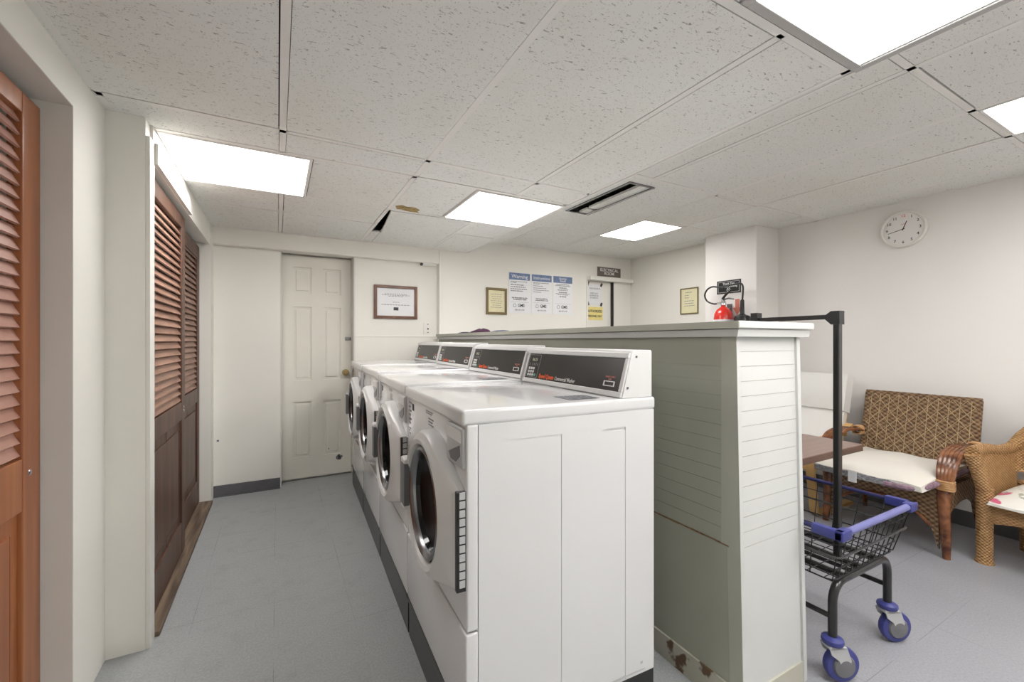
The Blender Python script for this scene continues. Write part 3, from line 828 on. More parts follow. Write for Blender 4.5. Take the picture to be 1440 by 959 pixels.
    bm = B(); box(bm, hw - .001, hw + .0004, .42, .62, .122, .128); box(bm, hw - .001, hw + .0006, .602, .612, .145, .153); obj('rating_plate', bm, M['lgrey'], body)
    return t
labs = ['white front-loading washer nearest the viewer, its side panel fully in view',
        'white front-loading washer second from the near end of the row',
        'white front-loading washer third from the near end of the row',
        'white front-loading washer at the far end of the row, beside the cream door']
w0 = make_washer(); ANG = math.atan2(-1, -.04)
lift = [0, .008, .016, .018]
for i in range(4):
    o = w0 if i == 0 else copy_tree(w0)
    s = (i + .5) * W + .0
    o.location = (.44 + s * .04, 1.055 + s, 0); o.rotation_euler = (0, 0, ANG)
    o['label'] = labs[i]; o['group'] = 'front-loading washers in a row'
    o.scale = (1, 1, 1 + lift[i] / HT)

# ------------------------------------------------------------------ things on the walls
# framed certificate on the back wall
fc = thing('picture_frame', 'dark wood framed certificate right of the cream door', 'picture', (.960, 4.0, 1.557))
def picture(t, w, h, fr, th, fm, pm, rzm=None):
    bm = B(); a, b = w / 2, h / 2
    for q in ((-a, -a + fr, -b, b), (a - fr, a, -b, b), (-a + fr, a - fr, -b, -b + fr), (-a + fr, a - fr, b - fr, b)): box(bm, q[0], q[1], -th, -.001, q[2], q[3], .002, 1)
    f = obj('frame', bm, fm, t)
    bm = B(); box(bm, -a + fr, a - fr, -th * .4, -.001, -b + fr, b - fr); p = obj('print', bm, pm, t)
    return f, p, -th * .4
f, p, yy = picture(fc, .395, .305, .026, .02, M['frame'], M['paper'])
def lines(par, spec, y, m, size_h=.0035, nm='printed_lines'):
    bm = B()
    for (xc, zc, wd, hh) in spec:
        x = -wd / 2
        while x < wd / 2:
            l = random.uniform(.010, .026); l = min(l, wd / 2 - x)
            box(bm, xc + x, xc + x + l, y - .0008, y, zc - hh / 2, zc + hh / 2); x += l + .006
    return obj(nm, bm, m, par)
lines(p, [(0, .075, .20, .004), (0, .064, .25, .004), (0, .054, .14, .004), (0, 0.0, .06, .004), (0, -.025, .26, .005)], yy, M['greyink'])
bm = B(); box(bm, -.022, .022, yy - .001, yy, -.075, -.047); obj('seal', bm, M['ink'], p)
# small frame with yellowed sheet on the poster wall
pf = thing('picture_frame', 'small dark frame with a yellowed sheet, left of the blue-headed posters', 'picture', (1.960, YP, 1.605))
f, p, yy = picture(pf, .235, .27, .024, .018, M['goldframe'], M['ypaper'])
lines(p, [(0, .07 - k * .022, .13 - .02 * (k % 3), .004) for k in range(7)], yy, M['greyink'])
# frame on the side wall
pf = thing('picture_frame', 'thin dark frame with a yellow notice beside the white column', 'picture', (XE, 3.073, 1.62), -PI / 2)
f, p, yy = picture(pf, .225, .275, .012, .012, M['goldframe'], M['ypaper'])
lines(p, [(-.01, .09, .08, .006), (-.03, .06, .05, .006), (-.03, .035, .05, .006), (0, 0.0, .12, .006), (0, -.025, .11, .006), (0, -.05, .13, .006)], yy, M['greyink'])
# posters
def poster(label, x0, x1, z0, z1, title, tsz, body, seed, closing, nm='poster', dz=0):
    xc = (x0 + x1) / 2; w = x1 - x0; h = z1 - z0
    t = thing('poster', label, 'poster', (xc, YP, z0), 0, 'blue-headed posters on the back wall')
    bm = B(); box(bm, -w / 2, w / 2, -.003, -.0005, 0, h); obj('sheet', bm, M['paper'], t)
    bm = B(); box(bm, -w / 2 + .004, w / 2 - .004, -.0036, -.003, h - .078, h - .006); hd = obj('heading_band', bm, M['bluehead'], t)
    text('heading', title, tsz, (0, -.0037, h - .043), NY, M['whiteink'], hd, space=.75)
    rnd = random.Random(seed); bm = B()
    for (zc, wd, hh, al) in body:
        x = -wd / 2 if al else -w / 2 + .022
        end = x + wd
        while x < end:
            l = min(rnd.uniform(.012, .03), end - x)
            box(bm, x, x + l, -.0036, -.003, zc - hh / 2, zc + hh / 2); x += l + .005
    obj('printed_lines', bm, M['greyink'], t)
    text('closing_lines', closing, .018, (0, -.0037, .152), NY, M['ink'], t, space=.95, bold=.0004)
    bm = B(); box(bm, -w / 2 + .02, w / 2 - .02, -.0036, -.003, .1155, .1170); obj('rule', bm, M['greyink'], t)
    text('logo_lettering', 'GMS', .046, (.018, -.0037, .080), NY, M['ink'], t, sx=.9, bold=.0008)
    bm = B(); pts = [(-.075, .065), (-.045, .065), (-.045, .090), (-.060, .100), (-.075, .090)]
    for k in range(5): tube(bm, [(pts[k][0], -.0038, pts[k][1]), (pts[(k + 1) % 5][0], -.0038, pts[(k + 1) % 5][1])], .0018, 5)
    obj('logo_mark', bm, M['greyink'], t)
    text('phone_number', '800 425 6770', .020, (0, -.0037, .034), NY, M['greyink'], t)
    return t
poster('white poster headed Warning, leftmost of the three blue-headed posters', 2.104, 2.364, 1.492, 1.918, 'Warning', .056,
       [(.330, .20, .006, 0), (.318, .07, .006, 0), (.296, .16, .009, 0), (.274, .18, .009, 0), (.252, .20, .009, 0), (.232, .15, .009, 0)], 1, 'Not Responsible For Any\nTo Leaving No Tables')
poster('white poster headed Instructions, middle of the three blue-headed posters', 2.378, 2.640, 1.494, 1.918, 'Instructions', .044,
       [(.330, .20, .006, 0), (.318, .08, .006, 0), (.297, .12, .006, 0), (.274, .17, .006, 0), (.252, .20, .006, 0), (.231, .10, .006, 0)], 2, 'Not Responsible For\nprinted articles to use')
poster('white poster headed Energy Rates, rightmost of the three blue-headed posters', 2.655, 2.918, 1.495, 1.920, 'Energy\nRates', .036,
       [(.330, .17, .007, 1), (.316, .20, .007, 1), (.293, .10, .010, 1), (.277, .15, .005, 1), (.266, .13, .005, 1), (.243, .11, .010, 1), (.228, .19, .005, 1), (.217, .14, .005, 1), (.196, .09, .010, 1)], 3, ' ')
# electrical room sign, notice and yellow sign on the door
t = thing('door_sign', 'taupe sign lettered ELECTRICAL ROOM above the small white door', 'sign', (3.452, YP, 2.012))
bm = B(); box(bm, -.178, .178, -.008, -.0005, -.052, .056, .002, 1); pl = obj('plate', bm, M['taupe'], t)
text('lettering', 'ELECTRICAL\nROOM', .048, (0, -.0084, .002), NY, M['whiteink'], pl, space=.85, sx=1.05, bold=.0006)
t = thing('notice', 'handwritten white notice taped by its corners to the electrical room door', 'notice', (3.262, YP + .029, 1.75))
bm = B(); box(bm, -.105, .105, -.001, 0.0, -.125, .115); sh = obj('sheet', bm, M['paper'], t)
text('handwriting', 'THIS DOOR IS', .026, (0, -.0012, .062), NY, M['greyink'], sh)
text('handwriting', 'KEEP OUT\nHUMANS &\nRODENTS', .026, (-.01, -.0012, -.02), NY, M['greyink'], sh)
for (a, b, r) in ((-.1, .12, .3), (.1, .11, .5), (-.098, -.115, -.4), (.098, -.12, .4)):
    bm = B(); box(bm, -.014, .014, -.0016, -.001, -.022, .022)
    obj('tape', bm, M['ink'], t, mx=Matrix.Translation((a, 0, b)) @ Matrix.Rotation(r, 4, 'Y'))
t = thing('warning_sign', 'yellow AUTHORIZED PERSONNEL ONLY sign on the electrical room door', 'sign', (3.262, YP + .029, 1.52))
bm = B(); box(bm, -.118, .118, -.003, 0.0, -.075, .078, .001, 1); pl = obj('plate', bm, M['yellow'], t)
text('lettering', 'AUTHORIZED', .040, (0, -.0033, .028), NY, M['ink'], pl, sx=.88, bold=.001)
text('lettering', 'PERSONNEL ONLY', .034, (0, -.0033, -.030), NY, M['ink'], pl, sx=.74, bold=.0008)

# outlet and camera
t = thing('wall_outlet', 'cream outlet plate on the back wall above the farthest washer', 'outlet', (1.25, 4.0, 1.32))
bm = B(); box(bm, -.03, .03, -.006, -.0005, -.055, .055, .002, 2); pl = obj('plate', bm, M['trimw'], t, True)
bm = B(); box(bm, .008, .020, -.0075, -.006, -.012, .004); box(bm, .008, .018, -.0075, -.006, -.042, -.034); box(bm, .008, .018, -.0075, -.006, .036, .043); obj('socket', bm, M['ink'], pl)
t = thing('security_camera', 'small white security camera under the soffit near the poster wall', 'camera', (1.235, 3.975, 1.935))
bm = B(); tube(bm, [(-.05, -.03, -.012), (.03, -.02, -.006), (.09, .0, -.004)], [.016, .018, .014], 12); obj('body', bm, M['trimw'], t, True)
bm = B(); lathe(bm, [(0.012, -.046), (.014, -.030), (.010, -.02)], (-.05, -.0, -.016), 'y', 14); obj('lens', bm, M['black'], t, True)

# clock
ck = thing('wall_clock', 'round white wall clock high on the right wall', 'clock', (XR, 1.352, 1.995), -PI / 2)
R = .133
bm = B(); lathe(bm, [(R * .97, -.001), (R, -.010), (R * .985, -.026), (R * .93, -.034), (R * .87, -.031), (R * .84, -.020)], axis='y', seg=64, cap=False); obj('rim', bm, M['trimw'], ck, True)
bm = B(); lathe(bm, [(R * .86, -.018), (R * .86, -.012)], axis='y', seg=64); face = obj('dial', bm, M['wall_r'], ck)
for k in range(1, 13):
    a = PI / 2 - k * PI / 6; r = R * .70
    text('numeral', str(k), .026, (r * math.cos(a), -.0186, r * math.sin(a)), NY, M['pinkink'] if k == 12 else M['ink'], face, bold=.0003)
text('maker_mark', 'SHARP', .009, (0, -.0186, .034), NY, M['pinkink'], face)
def hand(nm, ang, L, wd):
    bm = B(); prism(bm, [(-wd, -.01), (wd, -.01), (wd * .7, L), (-wd * .7, L)], 'y', -.0215, -.0205)
    return obj(nm, bm, M['ink'], ck, mx=Matrix.Rotation(ang, 4, 'Y'))
hand('hour_hand', math.radians(21), .058, .0028); hand('minute_hand', math.radians(257), .088, .0022)
bm = B(); lathe(bm, [(.004, -.0225), (.004, -.018)], axis='y', seg=12); obj('hub', bm, M['ink'], ck)

# no-smoking sign on the column
t = thing('wall_sign', 'black no-smoking sign on the white column above the extinguisher', 'sign', (3.60, 2.487, 1.692), -PI / 2)
bm = B(); box(bm, -.118, .118, -.005, -.0003, -.060, .060, .001, 1); pl = obj('plate', bm, M['black'], t)
bm = B()
for q in ((-.104, .104, -.048, -.046), (-.104, .104, .046, .048), (-.104, -.102, -.048, .048), (.102, .104, -.048, .048)): box(bm, q[0], q[1], -.0056, -.005, q[2], q[3])
obj('border', bm, M['whiteink'], pl)
text('lettering', 'Thank You', .026, (0, -.0055, .029), NY, M['whiteink'], pl)
text('lettering', 'For Not Smoking', .024, (0, -.0055, .003), NY, M['whiteink'], pl)
bm = B(); tube(bm, [(.016 * math.cos(k * PI / 10), -.006, -.026 + .016 * math.sin(k * PI / 10)) for k in range(20)], .002, 6, True)
tube(bm, [(-.011, -.006, -.015), (.011, -.006, -.037)], .002, 6); obj('no_smoking_symbol', bm, M['whiteink'], pl)

# fire extinguisher on the column
ex = thing('fire_extinguisher', 'red fire extinguisher with looped black hose on the column behind the ledge', 'fire extinguisher', (3.505, 2.475, .985), -PI / 2)
bm = B(); lathe(bm, [(.0, 0), (.07, 0), (.078, .01), (.08, .03), (.08, .42), (.074, .46), (.055, .495), (.03, .515), (.02, .522), (.02, .545)], (0, 0, 0), 'z', 32, False)
cyl = obj('cylinder', bm, M['red'], ex, True)
bm = B(); lathe(bm, [(.081, .16), (.081, .405)], (0, 0, 0), 'z', 32, False); obj('label_band', bm, M['paper'], cyl, True)
bm = B(); lathe(bm, [(.0, .535), (.024, .535), (.024, .565), (.016, .58), (.016, .60), (0, .60)], (0, 0, 0), 'z', 16, False); box(bm, -.06, .0, -.012, .012, .545, .565, .003, 1)
vl = obj('valve', bm, M['chrome'], ex, True)
bm = B(); tube(bm, [(0, -.01, .59), (.03, -.01, .625), (.085, -.01, .665)], [.011, .010, .007], 8); obj('lever', bm, M['black'], ex, True)
bm = B(); tube(bm, [(.005, -.01, .585), (.06, -.01, .592), (.11, -.01, .580)], [.007, .008, .005], 8); obj('carry_handle', bm, M['black'], ex, True)
bm = B(); tube(bm, spline([(-.045, 0, .555), (-.10, 0, .555), (-.165, 0, .585), (-.19, 0, .64), (-.165, 0, .69), (-.11, 0, .712), (-.03, 0, .700), (.08, 0, .708), (.16, 0, .712), (.185, 0, .68), (.182, 0, .60), (.178, 0, .56)], 6), .0075, 10)
obj('hose', bm, M['black'], ex, True)
bm = B(); lathe(bm, [(.0, .57), (.012, .57), (.016, .56), (.018, .45), (.03, .44), (.058, .43), (.066, .41), (.066, .10), (.0, .10)], (.178, .0, 0), 'z', 20, False)
obj('discharge_horn', bm, M['black'], ex, True)
bm = B(); box(bm, -.02, .02, .078, .094, .10, .55); box(bm, -.085, .085, .070, .085, .30, .33); obj('bracket', bm, M['dchrome'], ex)
t = thing('arrow_decal', 'red arrow decal behind the extinguisher handle on the column', 'decal', (3.60, 2.405, 1.50), -PI / 2)
bm = B(); prism(bm, [(-.022, .075), (.022, .075), (.020, .0), (.045, .0), (0, -.07), (-.045, .0), (-.020, .0)], 'y', -.0012, -.0002); obj('arrow', bm, mat('faded_red_decal', (.62, .22, .16), .6), t)

# laundry scraps left on the ledge
def lump(name, label, c, sx, sy, sz, m, seed, cat='cloth', rz=0):
    rnd = random.Random(seed); ph = [rnd.uniform(0, 6.28) for _ in range(6)]
    def f(u, v):
        a = u * 2 * PI; th = v * PI * .5
        r = math.cos(th) * (1 + .12 * math.sin(3 * a + ph[0]) + .08 * math.sin(5 * a + ph[1]))
        return (r * sx * math.cos(a), r * sy * math.sin(a), sz * math.sin(th) * (1 + .18 * math.sin(4 * a + ph[2])) if v < .98 else sz)
    bm = B(); grid(bm, 28, 8, f, True)
    bmesh.ops.remove_doubles(bm, verts=bm.verts, dist=.0004)
    bmesh.ops.contextual_create(bm, geom=[e for e in bm.edges if e.is_boundary])
    t = thing(name, label, cat, c, rz); obj('fabric', bm, m, t, True); return t
LZ = 1.2638
lump('sock', 'crumpled purple sock on the partition ledge', (1.40, 3.07, LZ), .05, .16, .030, M['cloth'], 3)
lump('dark_rag', 'small dark rag on the ledge left of the purple sock', (1.40, 3.42, LZ), .035, .13, .012, M['bluecloth'], 5)
lump('lint_scrap', 'thin bluish cloth scrap on the ledge right of the purple sock', (1.40, 2.74, LZ), .03, .15, .012, M['bluecloth'], 9)

# ------------------------------------------------------------------ laundry cart with hanging rod
ct = thing('laundry_cart', 'black wire laundry cart with blue rim, swivel wheels and a hanging rod', 'laundry cart', (1.93, 1.0, 0))
X0, X1, Y0, Y1 = -.275, .28, -.262, .33      # rim outline (local)
ZT, ZB = .55, .362
def ins(z): return (ZT - z) * .24
def ring(z, extra=0):
    i = ins(z) - extra
    return [(X0 + i, Y0 + i, z), (X1 - i, Y0 + i, z), (X1 - i, Y1 - i, z), (X0 + i, Y1 - i, z)]
def rloop(pts, r=.03, n=4):
    out = []; N = len(pts)
    for k in range(N):
        p = Vector(pts[k]); a = (Vector(pts[k - 1]) - p).normalized(); b = (Vector(pts[(k + 1) % N]) - p).normalized()
        for j in range(n + 1):
            t_ = j / n; out.append(p + a * r * (1 - t_) ** 2 + b * r * t_ ** 2)
    return out
bm = B()
tube(bm, rloop(ring(ZT)), .006, 8, True); rim = obj('rim', bm, M['wire'], ct, True)
bm = B(); tube(bm, [(X0 + .045, Y0, ZT), (X1 - .045, Y0, ZT)], .0125, 12); o = obj('push_handle', bm, M['bluelt'], ct, True); o['label'] = 'lavender-blue tube across the end of the basket'
for s, xx in ((1, X0), (-1, X1)):
    bm = B(); box(bm, xx - .014, xx + .014, Y0 - .014, Y0 + .085, ZT - .020, ZT + .014, .006, 2)
    box(bm, min(xx - s * .014, xx + s * .05), max(xx - s * .014, xx + s * .05), Y0 - .0145, Y0 + .016, ZT - .020, ZT + .014, .006, 2)
    obj('corner_cap', bm, M['blue'], ct, True)['label'] = 'blue plastic corner cap'
M['navy'] = mat('dark_navy_sleeve', (.02, .02, .09), .35)
for xx in (X0, X1):
    bm = B(); tube(bm, [(xx, Y0 + .08, ZT), (xx, Y1 - .1, ZT)], .0085, 10); obj('rim_sleeve', bm, M['navy'], ct, True)
bm = B(); tube(bm, rloop(ring(.462, .012)), .0042, 8, True); obj('middle_ring', bm, M['wiregrey'], ct, True)
bm = B(); tube(bm, rloop(ring(.405)), .003, 6, True); tube(bm, rloop(ring(ZB)), .003, 6, True)
r = .0019
def vwire(bm, p, q): tube(bm, [p, q], r, 5)
i = ins(ZB)
n = 11
for k in range(n + 1):
    u = k / n
    xt, xb = X0 + u * (X1 - X0), X0 + i + u * (X1 - X0 - 2 * i)
    for (yt, yb) in ((Y0, Y0 + i), (Y1, Y1 - i)): vwire(bm, (xt, yt, ZT), (xb, yb, ZB))
    vwire(bm, (xb, Y0 + i, ZB), (xb, Y1 - i, ZB))
n = 7
for k in range(n + 1):
    u = k / n
    yt, yb = Y0 + u * (Y1 - Y0), Y0 + i + u * (Y1 - Y0 - 2 * i)
    for (xt, xb) in ((X0, X0 + i), (X1, X1 - i)): vwire(bm, (xt, yt, ZT), (xb, yb, ZB))
for k in range(9):
    yb = Y0 + i + (k + .5) / 9 * (Y1 - Y0 - 2 * i); vwire(bm, (X0 + i, yb, ZB), (X1 - i, yb, ZB))
tube(bm, rloop(ring(.505)), .0018, 5, True)
obj('wire_basket', bm, M['wire'], ct, True)
LX = (-.208, .212); LYs = (-.208, .19)
for ly in LYs:
    bm = B()
    pts = [(LX[0], ly, .155), (LX[0], ly, .27)]
    for k in range(7): a = PI - k / 6 * PI / 2; pts.append((LX[0] + .065 + .065 * math.cos(a), ly, .277 + .065 * math.sin(a)))
    for k in range(7): a = PI / 2 - k / 6 * PI / 2; pts.append((LX[1] - .065 + .065 * math.cos(a), ly, .277 + .065 * math.sin(a)))
    pts.append((LX[1], ly, .155))
    tube(bm, pts, .0145, 12); obj('leg_frame', bm, M['steel'], ct, True)
for lx in LX:
    bm = B(); tube(bm, [(lx, LYs[0], .225), (lx, LYs[1], .225)], .0095, 10); obj('side_brace', bm, M['steel'], ct, True)
for lx in (-.13, 0.0, .13):
    bm = B(); box(bm, lx - .014, lx + .014, LYs[0] - .005, LYs[1] + .02, .342, .357, .003, 1); obj('base_bar', bm, M['steel'], ct)
for (yy, top_) in ((-.128, 1.315), (.20, 1.325)):
    bm = B(); box(bm, -.008 , .020, yy - .010, yy + .012, .343, top_, .003, 1); pole = obj('pole', bm, M['steel'], ct)
    bm = B(); prism(bm, [(yy - .014, top_ - .05), (yy + .016, top_ - .05), (yy + .016 + (.03 if yy < 0 else 0), top_ - .02), (yy + .016, top_ + .003), (yy - .014, top_ + .003)], 'x', -.013, .025)
    obj('clamp', bm, M['black'], pole)
bm = B(); box(bm, -.003, .015, -.128, .20, 1.287, 1.305, .002, 1); obj('hanging_rod', bm, M['steel'], ct)
def caster(x, y, ang):
    c, s = math.cos(ang), math.sin(ang)
    Mx = Matrix.Translation((x, y, 0)) @ Matrix.Rotation(ang, 4, 'Z')   # local x = trail direction
    bm = B(); lathe(bm, [(.0, .160), (.020, .160), (.033, .152), (.035, .144), (.032, .136), (0, .134)], (0, 0, 0), 'z', 24, False)
    cs = obj('caster', bm, M['blue'], ct, True, Mx)
    bm = B()
    for sd in (-1, 1):
        prism(bm, [(-.028, .130), (.034, .130), (.050, .085), (.042, .045), (.022, .045), (.006, .085), (-.020, .105)], 'y', sd * .019, sd * .024)
    box(bm, -.028, .034, -.024, .024, .122, .134, .003, 1)
    obj('fork', bm, M['lgrey'], cs, False, Mx)
    bm = B(); lathe(bm, [(.050, -.015), (.058, -.012), (.061, -.004), (.061, .004), (.058, .012), (.050, .015)], (.030, 0, .061), 'y', 32)
    wh = obj('wheel', bm, M['blue'], cs, True, Mx)
    bm = B(); lathe(bm, [(.012, -.026), (.036, -.022), (.040, -.016), (.040, .016), (.036, .022), (.012, .026)], (.030, 0, .061), 'y', 24); obj('hub', bm, M['grey'], cs, True, Mx)
for (x, y, a) in ((LX[0], LYs[0], -.45), (LX[1], LYs[0], -.45), (LX[0], LYs[1], -.3), (LX[1], LYs[1], -.3)): caster(x, y, a)

# ------------------------------------------------------------------ table
tb = thing('table', 'brown laminate table half hidden behind the partition end', 'table', (2.55, 1.72, 0))
bm = B(); box(bm, -.325, .325, -.545, .48, .585, .623, .002, 1); tt_ = obj('tabletop', bm, M['tabletop'], tb)
bm = B()
for q in ((-.327, .327, -.547, -.544, .586, .620), (.324, .327, -.544, .48, .586, .620)): box(bm, *q)
obj('edge_banding', bm, M['tabletop_edge'], tt_)
bm = B(); box(bm, -.05, .05, -.08, .08, .03, .585, .01); obj('pedestal', bm, M['steel'], tb)
bm = B(); box(bm, -.22, .22, -.04, .04, 0, .03, .008); box(bm, -.04, .04, -.33, .33, 0, .03, .008); obj('foot', bm, M['steel'], tb)

# ------------------------------------------------------------------ woven rattan chair (faces -X): local -y is forward
rc = thing('wicker_armchair', 'brown woven rattan armchair with lattice back and reddish curved arms', 'armchair', (3.23, 1.23, 0), -PI / 2)
hw = .295
def back_y(z): return .47 + .10 * (z - .40) / .44
bm = B()
def bt_(u, v): z = .34 + v * .50; return (-hw + .01 + u * (2 * hw - .02), back_y(z) - .014, z)
def bb_(u, v): z = .34 + v * .50; return (-hw + .01 + u * (2 * hw - .02), back_y(z) + .014, z)
slab(bm, 4, 4, bt_, bb_); bk = obj('backrest', bm, M['weave'], rc)
bm = B()
def strip(bm, p, q, w=.0021):
    P = []
    for (x, z) in (p, q): P.append(Vector((x, back_y(z) - .0165, z)))
    tube(bm, P, w, 5)
z0, z1, xa, xb = .42, .825, -hw + .02, hw - .02
st = .052
def clipseg(x, z, dx, dz):
    # march to the borders
    t0, t1 = -9, 9
    for (o, d, lo, hi) in ((x, dx, xa, xb), (z, dz, z0, z1)):
        if abs(d) < 1e-9: continue
        a, b = (lo - o) / d, (hi - o) / d
        if a > b: a, b = b, a
        t0, t1 = max(t0, a), min(t1, b)
    if t1 > t0 + .01: strip(bm, (x + dx * t0, z + dz * t0), (x + dx * t1, z + dz * t1))
for k in range(-9, 10):
    clipseg(k * st * 1.3, .62, .5, .866 * .7); clipseg(k * st * 1.3, .62, -.5, .866 * .7)
for k in range(-5, 6): clipseg(k * st * .98, .62, 0, 1)
obj('cane_lattice', bm, M['cane'], bk, True)
bm = B()
for s in (-1, 1): tube(bm, [(s * (hw - .008), back_y(.30), .30), (s * (hw - .008), back_y(.60), .60), (s * (hw - .008), back_y(.830), .830)], .014, 10)
tube(bm, [(-hw, back_y(.835), .835), (hw, back_y(.835), .835)], .012, 10)
obj('back_frame', bm, M['weave'], rc, True)
bm = B()
def apron(pts2d, f0, f1):  # arched apron outline in (along, z)
    pass
nA = 16; out = [(-hw + .03, .385), (hw - .03, .385)]
arch = [(hw - .03 - (2 * hw - .06) * k / nA, .05 + .225 * math.sin(PI * k / nA) ** .42 if 0 < k < nA else .04) for k in range(nA + 1)]
prism(bm, out + arch, 'y', .0, .025)
for s in (-1, 1):
    arch2 = [(.48 - .46 * k / nA, .19 + .09 * math.sin(PI * k / nA) ** .6 if 0 < k < nA else .15) for k in range(nA + 1)]
    prism(bm, [(.02, .385), (.48, .385)] + arch2, 'x', s * (hw - .02), s * (hw + .0))
box(bm, -hw + .01, hw - .01, .01, .48, .355, .385)
obj('seat_frame', bm, M['weave'], rc)
bm = B(); tube(bm, [(x, -.004, z - .004) for x, z in arch[1:-1]], .009, 8); obj('apron_cane', bm, M['rattan'], rc, True)
for s in (-1, 1):
    bm = B(); tube(bm, spline([(s * (hw - .01), .012, .40), (s * (hw - .01), .006, .27), (s * (hw - .004), .01, .13), (s * (hw + .002), .002, 0.0)], 5), [.034, .017], 10); obj('leg', bm, M['rattan'], rc, True)
    bm = B(); tube(bm, spline([(s * (hw - .02), .46, .38), (s * (hw - .01), .50, .2), (s * hw, .545, 0.0)], 5), [.022, .014], 10); obj('leg', bm, M['rattan'], rc, True)
    bm = B()
    for k in range(5):
        o = (k - 2) * .0155
        tube(bm, spline([(s * (hw) + o * .6, .0, .37), (s * (hw) + o * .85, -.010, .44), (s * (hw) + o * 1.1, .025, .515), (s * (hw) + o * 1.15, .10, .572), (s * (hw) + o, .24, .590), (s * (hw) + o * .8, .40, .572), (s * hw + o * .5, .485, .55)], 5), [.0125, .0095], 8)
    arm = obj('arm', bm, M['rattan'], rc, True)
    bm = B()
    for k in range(5): tube(bm, rloop([(s * hw - .034, -.030, .385 + k * .011), (s * hw + .034, -.030, .385 + k * .011), (s * hw + .034, .022, .385 + k * .011), (s * hw - .034, .022, .385 + k * .011)], .02, 4), .0058, 6, True)
    obj('cane_binding', bm, M['rattanlt'], arm, True)
    bm = B()
    for k in range(5):
        yy = .415 + k * .012
        tube(bm, rloop([(s * hw - .024, yy, .535), (s * hw + .024, yy, .535), (s * hw + .024, yy, .59), (s * hw - .024, yy, .59)], .015, 3), .005, 6, True)
    obj('cane_binding', bm, M['rattanlt'], arm, True)
# seat cushion lying on it
sc_ = thing('seat_cushion', 'ivory cushion with a grey patterned edge on the rattan armchair', 'cushion', (3.23, 1.23, .388), -PI / 2)
def cush(hx, y0, y1, th, puff, fr=None):
    def top(u, v):
        x = (u - .5) * 2; y = (v - .5) * 2
        e = (1 - abs(x) ** 4) * (1 - abs(y) ** 4)
        return (x * hx * (1 - .03 * y * y), y0 + v * (y1 - y0), th + puff * e - (fr * max(0, .45 - v) ** 1.3 if fr else 0) + .004 * math.sin(7 * x + 3 * y))
    def bot(u, v):
        x = (u - .5) * 2
        return (x * hx, y0 + v * (y1 - y0), 0.0 - (fr * max(0, .0 - v) if fr else 0))
    return top, bot
bm = B(); tp, bo = cush(.262, -.205, .45, .058, .022, .075)
slab(bm, 22, 22, tp, bo); obj('cover', bm, M['cushion'], sc_, True)
bm = B(); tube(bm, [(-.262, -.210, .026), (.13, -.210, .026)], .004, 6); box(bm, -.262, .20, -.212, -.203, -.006, .024, .002, 1); obj('patterned_band', bm, M['band'], sc_)
bm = B(); tube(bm, spline([(.262, .42, .03), (.268, .1, .03), (.262, -.08, .020), (.22, -.195, .010), (.10, -.215, .006)], 5), .016, 8); obj('mauve_piping', bm, M['mauve'], sc_, True)
bm = B(); box(bm, -.075, -.032, -.2165, -.2125, -.030, .034); obj('care_tag', bm, M['paper'], sc_)

# ------------------------------------------------------------------ honey wicker chair at the right edge
wc = thing('wicker_armchair', 'honey-coloured wicker armchair with fluted back at the right edge', 'armchair', (3.36, .535, 0), -PI / 2 - .10)
hw2 = .285
bm = B()
def topz(u):  # u -1..1
    return .60 + .27 * math.cos(u * PI / 2) ** .8
def bcurve(u, z):  # back surface, wraps forward at the sides
    return (u * hw2, .40 - .10 * abs(u) ** 3 + .10 * (z - .4), z)
def fl(u): return .007 * abs(math.sin(u * 9 * PI / 2))
def f1(u, v): uu = u * 2 - 1; z = .46 + v * (topz(uu) - .46); p = bcurve(uu, z); return (p[0], p[1] - .015 - fl(uu), p[2])
def f2(u, v): uu = u * 2 - 1; z = .46 + v * (topz(uu) - .46); p = bcurve(uu, z); return (p[0], p[1] + .015, p[2])
slab(bm, 72, 6, f1, f2); obj('backrest', bm, M['tanweave'], wc, True)
bm = B(); tube(bm, [tuple(Vector(bcurve(u / 12 - 1, topz(u / 12 - 1))) + Vector((0, -.005, .0))) for u in range(25)], .030, 12)
obj('rolled_rim', bm, M['tanweave'], wc, True)
bm = B(); tube(bm, [tuple(bcurve(u / 6 - 1, .465 - .0 * u)) for u in range(13)], .012, 8); obj('lower_rail', bm, M['rattanlt'], wc, True)
for s in (-1, 1):
    # broad arm panel flaring to the front, rolled top
    bm = B()
    def a1(u, v): y = -.04 + u * .36; z = .31 + v * (.29 - .04 * u); return (s * (hw2 - .012 + .035 * v * v * (1 - u)), y - .03 * v * (1 - u), z)
    def a2(u, v): y = -.04 + u * .36; z = .31 + v * (.29 - .04 * u); return (s * (hw2 + .012 + .035 * v * v * (1 - u)), y - .03 * v * (1 - u), z)
    slab(bm, 12, 8, a1, a2); ar = obj('arm', bm, M['tanweave'], wc, True)
    bm = B(); tube(bm, spline([(s * (hw2 + .03), -.075, .595), (s * (hw2 + .03), .05, .602), (s * (hw2 + .015), .2, .585), (s * hw2, .34, .60)], 5), [.032, .026], 12); obj('arm_roll', bm, M['tanweave'], ar, True)
    bm = B(); tube(bm, spline([(s * (hw2), -.035, .40), (s * (hw2 + .012), -.05, .48), (s * (hw2 + .03), -.075, .585)], 4), [.03, .034], 10); obj('arm_front', bm, M['tanweave'], ar, True)
    bm = B(); tube(bm, [(s * hw2, -.02, .40), (s * hw2, -.022, .2), (s * hw2, -.025, .03), (s * hw2, -.025, 0.0)], [.036, .034, .033, .040], 14); obj('leg', bm, M['tanweave'], wc, True)
    bm = B(); tube(bm, [(s * (hw2 - .03), .36, .40), (s * (hw2 - .03), .38, 0.0)], [.03, .026], 12); obj('leg', bm, M['tanweave'], wc, True)
bm = B()
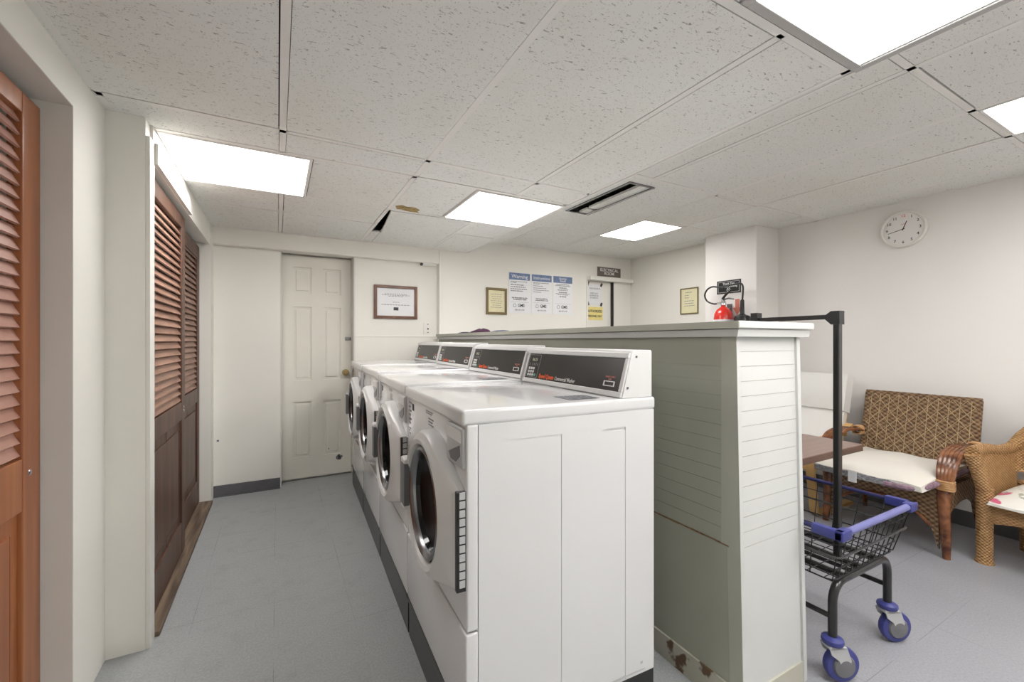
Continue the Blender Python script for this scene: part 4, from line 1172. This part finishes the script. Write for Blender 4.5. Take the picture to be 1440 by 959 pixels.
out = [(-hw2, .333), (hw2, .333)]; arch = [(hw2 - 2 * hw2 * k / nA, .215 + .045 * math.sin(PI * k / nA) if 0 < k < nA else .19) for k in range(nA + 1)]
prism(bm, out + arch, 'y', -.035, -.012); box(bm, -hw2, hw2, -.03, .38, .30, .333)
for s in (-1, 1): prism(bm, [(-.02, .333), (.36, .333), (.36, .2), (.17, .25), (-.02, .2)], 'x', s * (hw2 - .022), s * hw2)
obj('seat_frame', bm, M['tanweave'], wc)
fcush = thing('seat_cushion', 'white floral cushion with pink blossoms on the honey wicker armchair', 'cushion', (3.36, .535, .335), -PI / 2 - .10)
bm = B(); tp, bo = cush(.252, -.095, .33, .050, .040, .10); slab(bm, 22, 22, tp, bo); obj('cover', bm, M['floral'], fcush, True)

# ------------------------------------------------------------------ white cushioned bentwood chair
bc = thing('lounge_chair', 'white cushioned bentwood lounge chair in the corner behind the brown table', 'armchair', (3.22, 1.90, 0), -PI / 2)
prof = [(-.02, .40), (.15, .385), (.34, .36), (.42, .40), (.47, .52), (.53, .70), (.585, .90)]
PP = spline([(0, a, b) for a, b in prof], 5)
def offp(k, o):
    a = PP[max(0, k - 1)]; b = PP[min(len(PP) - 1, k + 1)]; t_ = (b - a).normalized(); nrm = Vector((0, -t_.z, t_.y)); return PP[k] + nrm * o
nP = len(PP) - 1
def s1(u, v): k = round(v * nP); p = offp(k, .075 * (1 - .35 * abs(2 * u - 1) ** 4)); return ((u - .5) * .56, p.y, p.z)
def s2(u, v): k = round(v * nP); p = offp(k, .005); return ((u - .5) * .56, p.y, p.z)
bm = B(); slab(bm, 14, nP, s1, s2); cu_ = obj('seat_pad', bm, M['wcush'], bc, True)
k0 = round(nP * .80)
def h1(u, v): k = round(k0 + v * (nP - k0)); p = offp(k, .085 + .035 * math.sin(PI * min(1, v * 1.0 + .05)) * (1 - abs(2 * u - 1) ** 4)); return ((u - .5) * .575, p.y, p.z + .03 * v)
def h2(u, v): k = round(k0 + v * (nP - k0)); p = offp(k, -.012); return ((u - .5) * .575, p.y, p.z + .03 * v)
bm = B(); slab(bm, 14, nP - k0, h1, h2); obj('headrest_pillow', bm, M['wcush'], bc, True)
for s in (-1, 1):
    bm = B()
    path = spline([(0, .50, .58), (0, .30, .53), (0, .08, .51), (0, -.03, .47), (0, -.035, .36), (0, .0, .15), (0, .03, .02), (0, .14, .0125), (0, .50, .0125)], 6)
    def side(off):
        V = []
        for k in range(len(path)):
            a = path[max(0, k - 1)]; b = path[min(len(path) - 1, k + 1)]; t_ = (b - a).normalized(); n_ = Vector((0, -t_.z, t_.y)); V.append(path[k] + n_ * off)
        return V
    A, C = side(.012), side(-.012)
    def g1(u, v): p = A[round(v * (len(A) - 1))]; return (s * .30 + (u - .5) * .05, p.y, p.z)
    def g2(u, v): p = C[round(v * (len(A) - 1))]; return (s * .30 + (u - .5) * .05, p.y, p.z)
    slab(bm, 1, len(A) - 1, g1, g2); obj('side_frame', bm, M['birch'], bc)
    bm = B(); 
    B1 = [offp(k, -.006) for k in range(len(PP))]
    tube(bm, [(s * .265, p.y + .004, p.z - .01) for p in B1], .012, 6); obj('back_rail', bm, M['birch'], bc, True)
bm = B(); box(bm, -.30, .30, .02, .06, .30, .33, .004, 1); box(bm, -.30, .30, .44, .47, .50, .53, .004, 1); obj('cross_rail', bm, M['birch'], bc)
